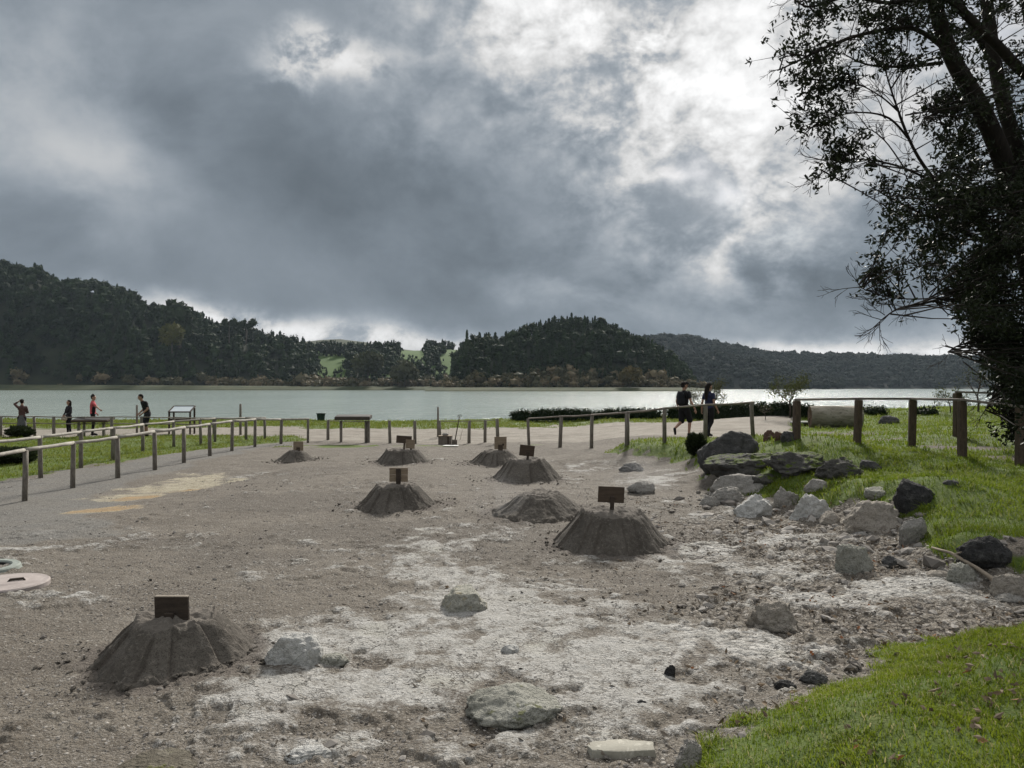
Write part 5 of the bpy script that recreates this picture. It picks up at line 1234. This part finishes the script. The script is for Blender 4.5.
# foliage: sprays on twigs that hang off the nearest limb
LIMBP = np.array([p[:] for Q in limbs for p in Q]+[p[:] for Q, rad in stems for p in Q])
crown = MB(); twig = MB()
def fill(poly, n, D0, dD, leaves=34, spread=.17, bias=None, keep=1.0):
    """sprays of leaves filling a body of crown whose outline from the bank is poly"""
    poly = np.array(poly, float); lo, hi = poly.min(0), poly.max(0); c = 0; pos = []
    while c < n:
        px = lo[0]+(hi[0]-lo[0])*random.random(); py = lo[1]+(hi[1]-lo[1])*random.random()
        if sdpoly(np.array([px]), np.array([py]), [tuple(q) for q in poly])[0] < 0: continue
        if mnoise.noise(Vector((px*.035, py*.035, 3.0))) < -.22 and random.random() < keep: continue
        pos.append(at3d(px, py, D0+random.gauss(0, dD))-RO); c += 1
    ends = []
    for p in pos:
        d2 = ((LIMBP-np.array(p))**2).sum(1); q = Vector(LIMBP[int(np.argmin(d2+rng.random(len(d2))*.4))])
        L = (p-q).length
        st_ = p if L < .05 else q
        if L > 1.6: st_ = p+(q-p)*(1.6/L)
        mid = st_.lerp(p, .5)+Vector((random.gauss(0, .06), random.gauss(0, .06), random.gauss(.05, .06)))
        twig.tube([st_, mid, p], [.014, .009, .005], 4, cap=False)
        d = (p-st_).normalized() if L > .05 else Vector((-1, 0, .2))
        ends.append((p, d)); ends.append((mid.lerp(p, .6), d))
        for k in range(5):
            e = p+Vector((random.gauss(0, .17), random.gauss(0, .17), random.gauss(.03, .15))); twig.tube([mid.lerp(p, .5), e], [.006, .003], 3, cap=False); ends.append((e, (e-mid).normalized()))
    leaf_tufts(crown, ends, max(3, int(leaves*.26)), .102, spread*.28, .42)
fill([(930, -30), (1110, -60), (1120, 300), (1000, 300), (935, 200), (950, 120)], 260, 14.6, 1.5, 30)
fill([(1000, 180), (1130, 160), (1140, 440), (1030, 440), (1008, 390), (985, 340), (965, 300), (945, 250)], 450, 14.4, 1.3, 40)
fill([(900, 195), (940, 170), (1000, 200), (1000, 330), (975, 330), (945, 285), (910, 275), (890, 235)], 125, 13.7, .7, 34)
fill([(882, 180), (912, 190), (905, 265), (878, 280), (872, 265), (888, 230)], 20, 13.3, .4, 26)
fill([(968, 325), (1015, 320), (1035, 430), (1018, 420), (1002, 385), (980, 350)], 100, 14.2, .5, 36)
fill([(1014, 400), (1045, 400), (1050, 446), (1020, 443), (1012, 425)], 55, 14.4, .4, 36)
fill([(850, -20), (960, -30), (955, 60), (910, 72), (870, 66), (845, 40)], 62, 13.4, .7, 34)
fill([(780, -10), (850, -20), (850, 50), (815, 70), (778, 70), (772, 60), (798, 40)], 24, 12.4, .4, 28)
fill([(792, 70), (835, 66), (838, 90), (815, 100), (795, 88)], 10, 13.2, .3, 34)
fill([(796, 100), (835, 102), (830, 130), (795, 138), (790, 130)], 10, 12.7, .3, 30)
fill([(810, 145), (870, 140), (880, 168), (840, 180), (812, 178)], 15, 12.9, .3, 32)
fill([(835, 75), (858, 80), (850, 100), (836, 96)], 6, 13.5, .3, 30)
fill([(920, 90), (960, 80), (985, 140), (960, 165), (930, 135)], 34, 13.9, .5, 30)
fill([(870, 285), (898, 290), (892, 305), (872, 300)], 5, 13.2, .2, 16)
fill([(868, 272), (884, 276), (878, 290), (865, 290)], 4, 13.1, .2, 18)
# the rest of the crown above and beyond the picture
fill([(860, -60), (1250, -60), (1250, -330), (1000, -420), (830, -260)], 240, 14.8, 1.8, 30)
fill([(1110, -60), (1260, -40), (1230, 330), (1130, 420)], 200, 15, 1.6, 32)
limb.build('branch', DARKBARK, root, smooth=True); twig.build('twigs', DARKBARK, root)
crown.build('crown', foliage_mat('evergreen_leaf', (.010, .014, .008), (.030, .040, .018), trans=.10, rough=.5), root)
# ---------------------------------------------------------------- people
def blob_mesh(parts, voxel, smooth=3):
    """tapered limbs and ellipsoids fused into one continuous skin"""
    m = MB()
    for p in parts:
        if p[0] == 'c':                                          # tapered capsule
            _, a, ra, b, rb = p[:5]; fl = p[5] if len(p) > 5 else 1.0
            a, b = np.array(a, float), np.array(b, float); t = np.linspace(0, 1, 6)
            d = (b-a)/(np.linalg.norm(b-a)+1e-9)
            pts = [a-d*ra*.8, a-d*ra*.45]+[a+(b-a)*q for q in t]+[b+d*rb*.45, b+d*rb*.8]
            rad = [ra*.5, ra*.87]+[ra+(rb-ra)*q for q in t]+[rb*.87, rb*.5]
            m.tube(pts, rad, 14, sq=fl, up=(p[6] if len(p) > 6 else (0, 1, .01)))
        else:                                                    # ellipsoid
            _, c, s = p; v, f = ICO3; m.add(v*np.array(s)+np.array(c), f)
    o = m.build('tmp', None)
    md = o.modifiers.new('r', 'REMESH'); md.mode = 'VOXEL'; md.voxel_size = voxel
    if smooth: ms = o.modifiers.new('s', 'SMOOTH'); ms.iterations = smooth; ms.factor = .5
    dg = bpy.context.evaluated_depsgraph_get(); dg.update(); me = bpy.data.meshes.new_from_object(o.evaluated_get(dg))
    bpy.data.objects.remove(o); me.polygons.foreach_set('use_smooth', [True]*len(me.polygons)); return me
def addme(name, me, m_, parent):
    me.name = name; me.materials.clear(); me.materials.append(m_); o = bpy.data.objects.new(name, me); C.objects.link(o); o.parent = parent; return o
SKIN = mat('skin', (.36, .22, .16), (.30, .175, .125), 9, .6)
CLOTH = lambda n, c: mat(n, c, tuple(q*.65 for q in c), 9, .9, .006, 22)
def lerp(a, b, t): return tuple(x+(y-x)*t for x, y in zip(a, b))
def hand(parts, wrist, d, palm_n, s=1.0, curl=.35):
    """palm and five unequal bent fingers continuing a forearm"""
    d = np.array(d, float); d /= np.linalg.norm(d); n = np.array(palm_n, float); n = n-d*(n @ d); n /= np.linalg.norm(n); w = np.cross(d, n); W = np.array(wrist, float)
    pe = W+d*.085*s
    parts.append(('c', W, .024*s, pe, .030*s, .55, tuple(n)))
    for k, (off, L) in enumerate(((-.030, .066), (-.010, .076), (.010, .071), (.028, .056))):
        a = W+d*.085*s+w*off*s; b = a+(d+n*curl)*L*.55*s; c = b+(d*.7+n*curl*2)*L*.5*s
        parts.append(('c', a, .0088*s, b, .0080*s)); parts.append(('c', b, .0080*s, c, .0068*s))
    a = W+d*.03*s-w*.022*s; b = a+(d*.7-w*.8+n*.25)*.042*s; c = b+(d*.95-w*.1+n*.3)*.034*s
    parts.append(('c', a, .0105*s, b, .0095*s)); parts.append(('c', b, .0095*s, c, .0075*s))
def person(loc, rz, label, J, shirt, sleeve, trouser, leg_to, shoes, hair, hair_parts, female=False, scale=1.0, extra=None, torso_m=None, group=None, skirt=None):
    """J: joints in the figure's own frame (x right, y ahead, z up)"""
    r = empty('person', loc, rz, label, 'person', group); r.scale = (scale,)*3
    hd = np.array(J['head']); nk = np.array(J['neck']); ch = np.array(J['chest']); pv = np.array(J['pelvis']); fw = np.array(J.get('look', (0, 1, 0)), float); fw /= np.linalg.norm(fw)
    sd = np.cross(fw, (0, 0, 1)); sd /= np.linalg.norm(sd); up = np.cross(sd, fw)
    B = []
    H_ = lambda a, b, c: tuple(hd+sd*a+fw*b+up*c)
    B += [('e', H_(0, -.008, .035), (.076, .092, .092)), ('c', H_(0, .02, -.03), .066, H_(0, .045, -.075), .042), ('c', H_(0, .088, .012), .011, H_(0, .108, -.022), .016),
          ('c', H_(-.022, .088, -.058), .009, H_(.022, .088, -.058), .009), ('e', H_(.078, -.005, -.005), (.012, .02, .030)), ('e', H_(-.078, -.005, -.005), (.012, .02, .030)),
          ('c', H_(-.045, .078, .034), .011, H_(.045, .078, .034), .011), ('e', H_(.032, .080, .012), (.013, .010, .009)), ('e', H_(-.032, .080, .012), (.013, .010, .009))]
    B += [('c', nk-np.array([0, 0, .06]), .060, H_(0, -.012, -.06), .052)]
    k = .9 if female else 1.0
    mid = lerp(pv, ch, .5)
    sl, sr = np.array(J['shL']), np.array(J['shR'])
    def torso(g):
        t = [('c', tuple(sl*.80+ch*.20), .062*k+g, tuple(sr*.80+ch*.20), .062*k+g), ('c', lerp(ch, sl, .45), .105*k+g, lerp(ch, sr, .45), .105*k+g),
             ('c', lerp(mid, sl, .30), .100*k+g, lerp(mid, sr, .30), .100*k+g), ('c', tuple(np.array(mid)-.055*k*np.array([1, 0, 0])), .098*k+g, tuple(np.array(mid)+.055*k*np.array([1, 0, 0])), .098*k+g),
             ('c', tuple(pv-np.array([.065, 0, 0])), .105*k+g, tuple(pv+np.array([.065, 0, 0])), .105*k+g), ('c', tuple(ch), .115*k+g, tuple(mid), .11*k+g), ('c', tuple(mid), .112*k+g, tuple(pv), .115*k+g), ('c', nk-np.array([0, 0, .05]), .07+g, lerp(ch, nk, .4), .10+g)]
        if female: t += [('e', tuple(ch+np.array([-.075, .085, -.03])), (.065+g, .055+g, .06+g)), ('e', tuple(ch+np.array([.075, .085, -.03])), (.065+g, .055+g, .06+g))]
        return t
    B += torso(0)
    for s in 'LR':
        sh, el, wr = J['sh'+s], J['el'+s], J['wr'+s]
        B += [('c', sh, .054*k, lerp(sh, el, .45), .048*k), ('c', lerp(sh, el, .45), .048*k, el, .038*k), ('c', el, .039*k, lerp(el, wr, .35), .040*k), ('c', lerp(el, wr, .35), .040*k, wr, .026*k)]
        dv = np.array(wr)-np.array(el); hand(B, wr, J.get('hd'+s, dv), J.get('pn'+s, (1 if s == 'L' else -1, .2, 0)), 1.0 if not female else .92)
        hp, kn, an = J['hip'+s], J['kn'+s], J['an'+s]; to = J['to'+s]
        B += [('c', hp, .092*k, lerp(hp, kn, .5), .076*k), ('c', lerp(hp, kn, .5), .076*k, kn, .055*k), ('c', kn, .054*k, lerp(kn, an, .3), .056*k), ('c', lerp(kn, an, .3), .056*k, an, .035), ('c', an, .036, to, .03)]
    addme('body', blob_mesh(B, .0085, 2), SKIN, r)
    sh_ = torso(.016); sh_ = sh_[:-1] if False else sh_
    for s in 'LR':
        e = lerp(J['sh'+s], J['el'+s], min(sleeve, 1)); sh_ += [('c', J['sh'+s], .066*k, e, .062*k)]
        if sleeve > 1: sh_ += [('c', J['el'+s], .055*k, lerp(J['el'+s], J['wr'+s], sleeve-1), .044*k)]
    addme('shirt', blob_mesh(sh_, .014, 3), shirt, r)
    if trouser:
        tr = [('c', tuple(pv-np.array([.07, 0, .02])), .122*k, tuple(pv+np.array([.07, 0, -.02])), .122*k), ('c', tuple(pv), .125*k, lerp(pv, ch, .22), .120*k)]
        for s in 'LR':
            hp, kn, an = J['hip'+s], J['kn'+s], J['an'+s]; wide = .018 if leg_to < 1.2 else .010
            tr += [('c', hp, .106*k, lerp(hp, kn, min(leg_to, 1)), (.062*k+wide)+(.02 if leg_to < 1 else 0))]
            if leg_to > 1: tr += [('c', kn, .068*k, lerp(kn, an, leg_to-1), .050)]
        addme('trousers', blob_mesh(tr, .014, 3), trouser, r)
    if skirt:
        q = blob_mesh([('c', lerp(pv, ch, .1), .13, (pv[0], pv[1], pv[2]-.30), .19), ('c', (pv[0], pv[1], pv[2]-.30), .19, (pv[0], pv[1], pv[2]-.62), .23)], .016, 3); addme('skirt', q, skirt, r)
    for s in 'LR':
        an, to = np.array(J['an'+s]), np.array(J['to'+s]); d = to-an
        dn = np.array([0, 0, -.02])
        addme('shoe', blob_mesh([('c', tuple(an+dn*1.2), .046, tuple(lerp(an, to, .55)), .044), ('c', tuple(lerp(an, to, .4)), .046, tuple(to), .036), ('c', tuple(an-d*.18+np.array([0, 0, -.03])), .038, tuple(an+dn*2), .042)], .009, 2), shoes, r)
    hp_ = [('e', H_(0, -.022, .058), (.086, .094, .082)), ('e', H_(0, -.055, .01), (.080, .060, .075))]+[tuple([p[0]]+[H_(*p[1])]+([p[2]] if p[0] == 'e' else [p[2], H_(*p[3]), p[4]])) for p in hair_parts]
    addme('hair', blob_mesh(hp_, .011, 2), hair, r)
    if extra:
        for nm, parts, m_ in extra: addme(nm, blob_mesh(parts, .014, 2), m_, r)
    return r
BASE = dict(pelvis=(0, 0, .93), chest=(0, 0, 1.27), neck=(0, 0, 1.47), head=(0, .02, 1.62), shL=(-.19, 0, 1.40), shR=(.19, 0, 1.40), elL=(-.24, -.02, 1.12), elR=(.24, -.02, 1.12), wrL=(-.26, .06, .87), wrR=(.26, .06, .87),
            hipL=(-.095, 0, .90), hipR=(.095, 0, .90), knL=(-.10, .02, .49), knR=(.10, .02, .49), anL=(-.11, -.02, .085), anR=(.11, -.02, .085), toL=(-.12, .15, .035), toR=(.12, .15, .035))
def J(**k): d = dict(BASE); d.update(k); return d
BLACK = CLOTH('black_cotton', (.012, .012, .014)); NAVY = CLOTH('navy_cotton', (.022, .026, .065)); PINK = CLOTH('coral_cotton', (.55, .10, .115)); GREYC = CLOTH('grey_cloth', (.13, .13, .13))
DARKC = CLOTH('charcoal_cloth', (.025, .025, .03)); TANC = CLOTH('tan_cloth', (.42, .37, .29)); HAIRD = CLOTH('dark_hair', (.014, .010, .008)); SHOE = CLOTH('black_shoe', (.015, .015, .016)); BROWNC = CLOTH('brown_cloth', (.10, .055, .05))
# the couple walking hand in hand along the road, seen from behind
gm = G(684, 436); gw = G(709, 437)
man_rz = R(-52)
person(gm, man_rz, 'man in black t-shirt, black shorts and cap walking hand in hand beside a woman', J(
    wrR=(.36, .10, .88), elR=(.28, .0, 1.12), elL=(-.25, -.06, 1.13), wrL=(-.24, .02, .87), hdR=(.3, .2, -1),
    knR=(.10, .17, .50), anR=(.10, .12, .085), toR=(.11, .30, .04), knL=(-.10, .0, .47), anL=(-.10, -.34, .25), toL=(-.11, -.30, .07), look=(.35, 1, -.02)),
    BLACK, .55, BLACK, .98, SHOE, HAIRD, [('c', (0, .06, .10), .05, (0, .135, .075), .035)], extra=[('backpack', [('c', (0, -.155, 1.36), .10, (0, -.165, 1.08), .115), ('c', (-.07, -.16, 1.32), .07, (-.07, -.165, 1.08), .08), ('c', (.07, -.16, 1.32), .07, (.07, -.165, 1.08), .08)], CLOTH('backpack_cloth', (.016, .017, .022)))], scale=1.02, group=None)
person(gw, R(-50), 'woman with long dark hair, navy t-shirt and black leggings walking beside the man', J(
    shL=(-.165, 0, 1.38), shR=(.165, 0, 1.38), wrL=(-.33, .06, .86), elL=(-.25, -.02, 1.10), elR=(.23, -.05, 1.11), wrR=(.28, .06, .88), knL=(-.09, .14, .49), anL=(-.09, .10, .085), toL=(-.09, .27, .04), knR=(.09, .02, .48), anR=(.09, -.26, .15), toR=(.09, -.17, .04), look=(.2, 1, 0)),
    NAVY, .5, BLACK, 1.95, SHOE, HAIRD, [('c', (0, -.075, .03), .075, (0, -.12, -.16), .078), ('c', (0, -.12, -.16), .078, (0, -.13, -.42), .05)], female=True, scale=.99)
# four visitors by the lake on the left
g = G(146, 436.5)
person(g, R(128), 'man in black t-shirt and dark shorts leaning slightly forward at the lakeside fence', J(
    pelvis=(0, -.06, .92), chest=(0, .04, 1.25), neck=(0, .13, 1.43), head=(0, .20, 1.57), shL=(-.19, .06, 1.37), shR=(.19, .06, 1.37), elL=(-.25, .0, 1.10), elR=(.25, .02, 1.10), wrL=(-.20, .18, .93), wrR=(.20, .20, .94),
    hipL=(-.095, -.06, .89), hipR=(.095, -.06, .89), knL=(-.12, .02, .48), knR=(.12, .08, .48), look=(0, 1, -.25)), BLACK, .6, DARKC, 1.25, SHOE, HAIRD, [], scale=1.03)
g = G(93, 435.5)
person(g, R(-60), 'woman in coral t-shirt and black trousers reaching out to the information panel', J(
    shL=(-.165, 0, 1.38), shR=(.165, 0, 1.38), elR=(.42, .12, 1.24), wrR=(.64, .24, 1.12), hdR=(1, .5, -.3), elL=(-.26, .02, 1.13), wrL=(-.20, .14, .94), look=(.5, 1, 0)), PINK, .75, BLACK, 1.95, SHOE, HAIRD,
    [('e', (0, -.02, .13), (.045, .045, .04))], female=True, extra=[('shoulder_bag', [('c', (.16, .02, 1.02), .075, (.17, .03, 1.18), .07), ('c', (.17, .03, 1.18), .02, (-.10, .02, 1.42), .018)], BLACK)], scale=1.0)
g = G(69, 434.5)
person(g, R(150), 'person with dark hair in a dark jacket holding a pale bag beside the panel', J(
    shL=(-.165, 0, 1.38), shR=(.165, 0, 1.38), wrL=(-.10, .24, .98), elL=(-.24, .04, 1.12), wrR=(.12, .22, .96), elR=(.24, .03, 1.12)), DARKC, 1.9, BLACK, 1.95, SHOE, HAIRD, [('c', (0, -.06, .02), .085, (0, -.06, -.14), .085)], female=True,
    extra=[('pale_bag', [('c', (-.12, .24, .80), .085, (.12, .24, .80), .085), ('c', (-.10, .24, .90), .05, (.10, .24, .90), .05)], TANC)], scale=.86)
g = G(22, 437)
person(g, R(20), 'person in brown top and long grey skirt holding one hand up to the head', J(
    shL=(-.165, 0, 1.38), shR=(.165, 0, 1.38), elL=(-.33, .16, 1.52), wrL=(-.13, .12, 1.66), elR=(.22, .06, 1.13), wrR=(.10, .22, 1.08), hdL=(1, -.2, .6), pnL=(0, -1, 0)), BROWNC, 1.6, DARKC, 1.9, SHOE, HAIRD, [], female=True, skirt=GREYC, scale=.90)
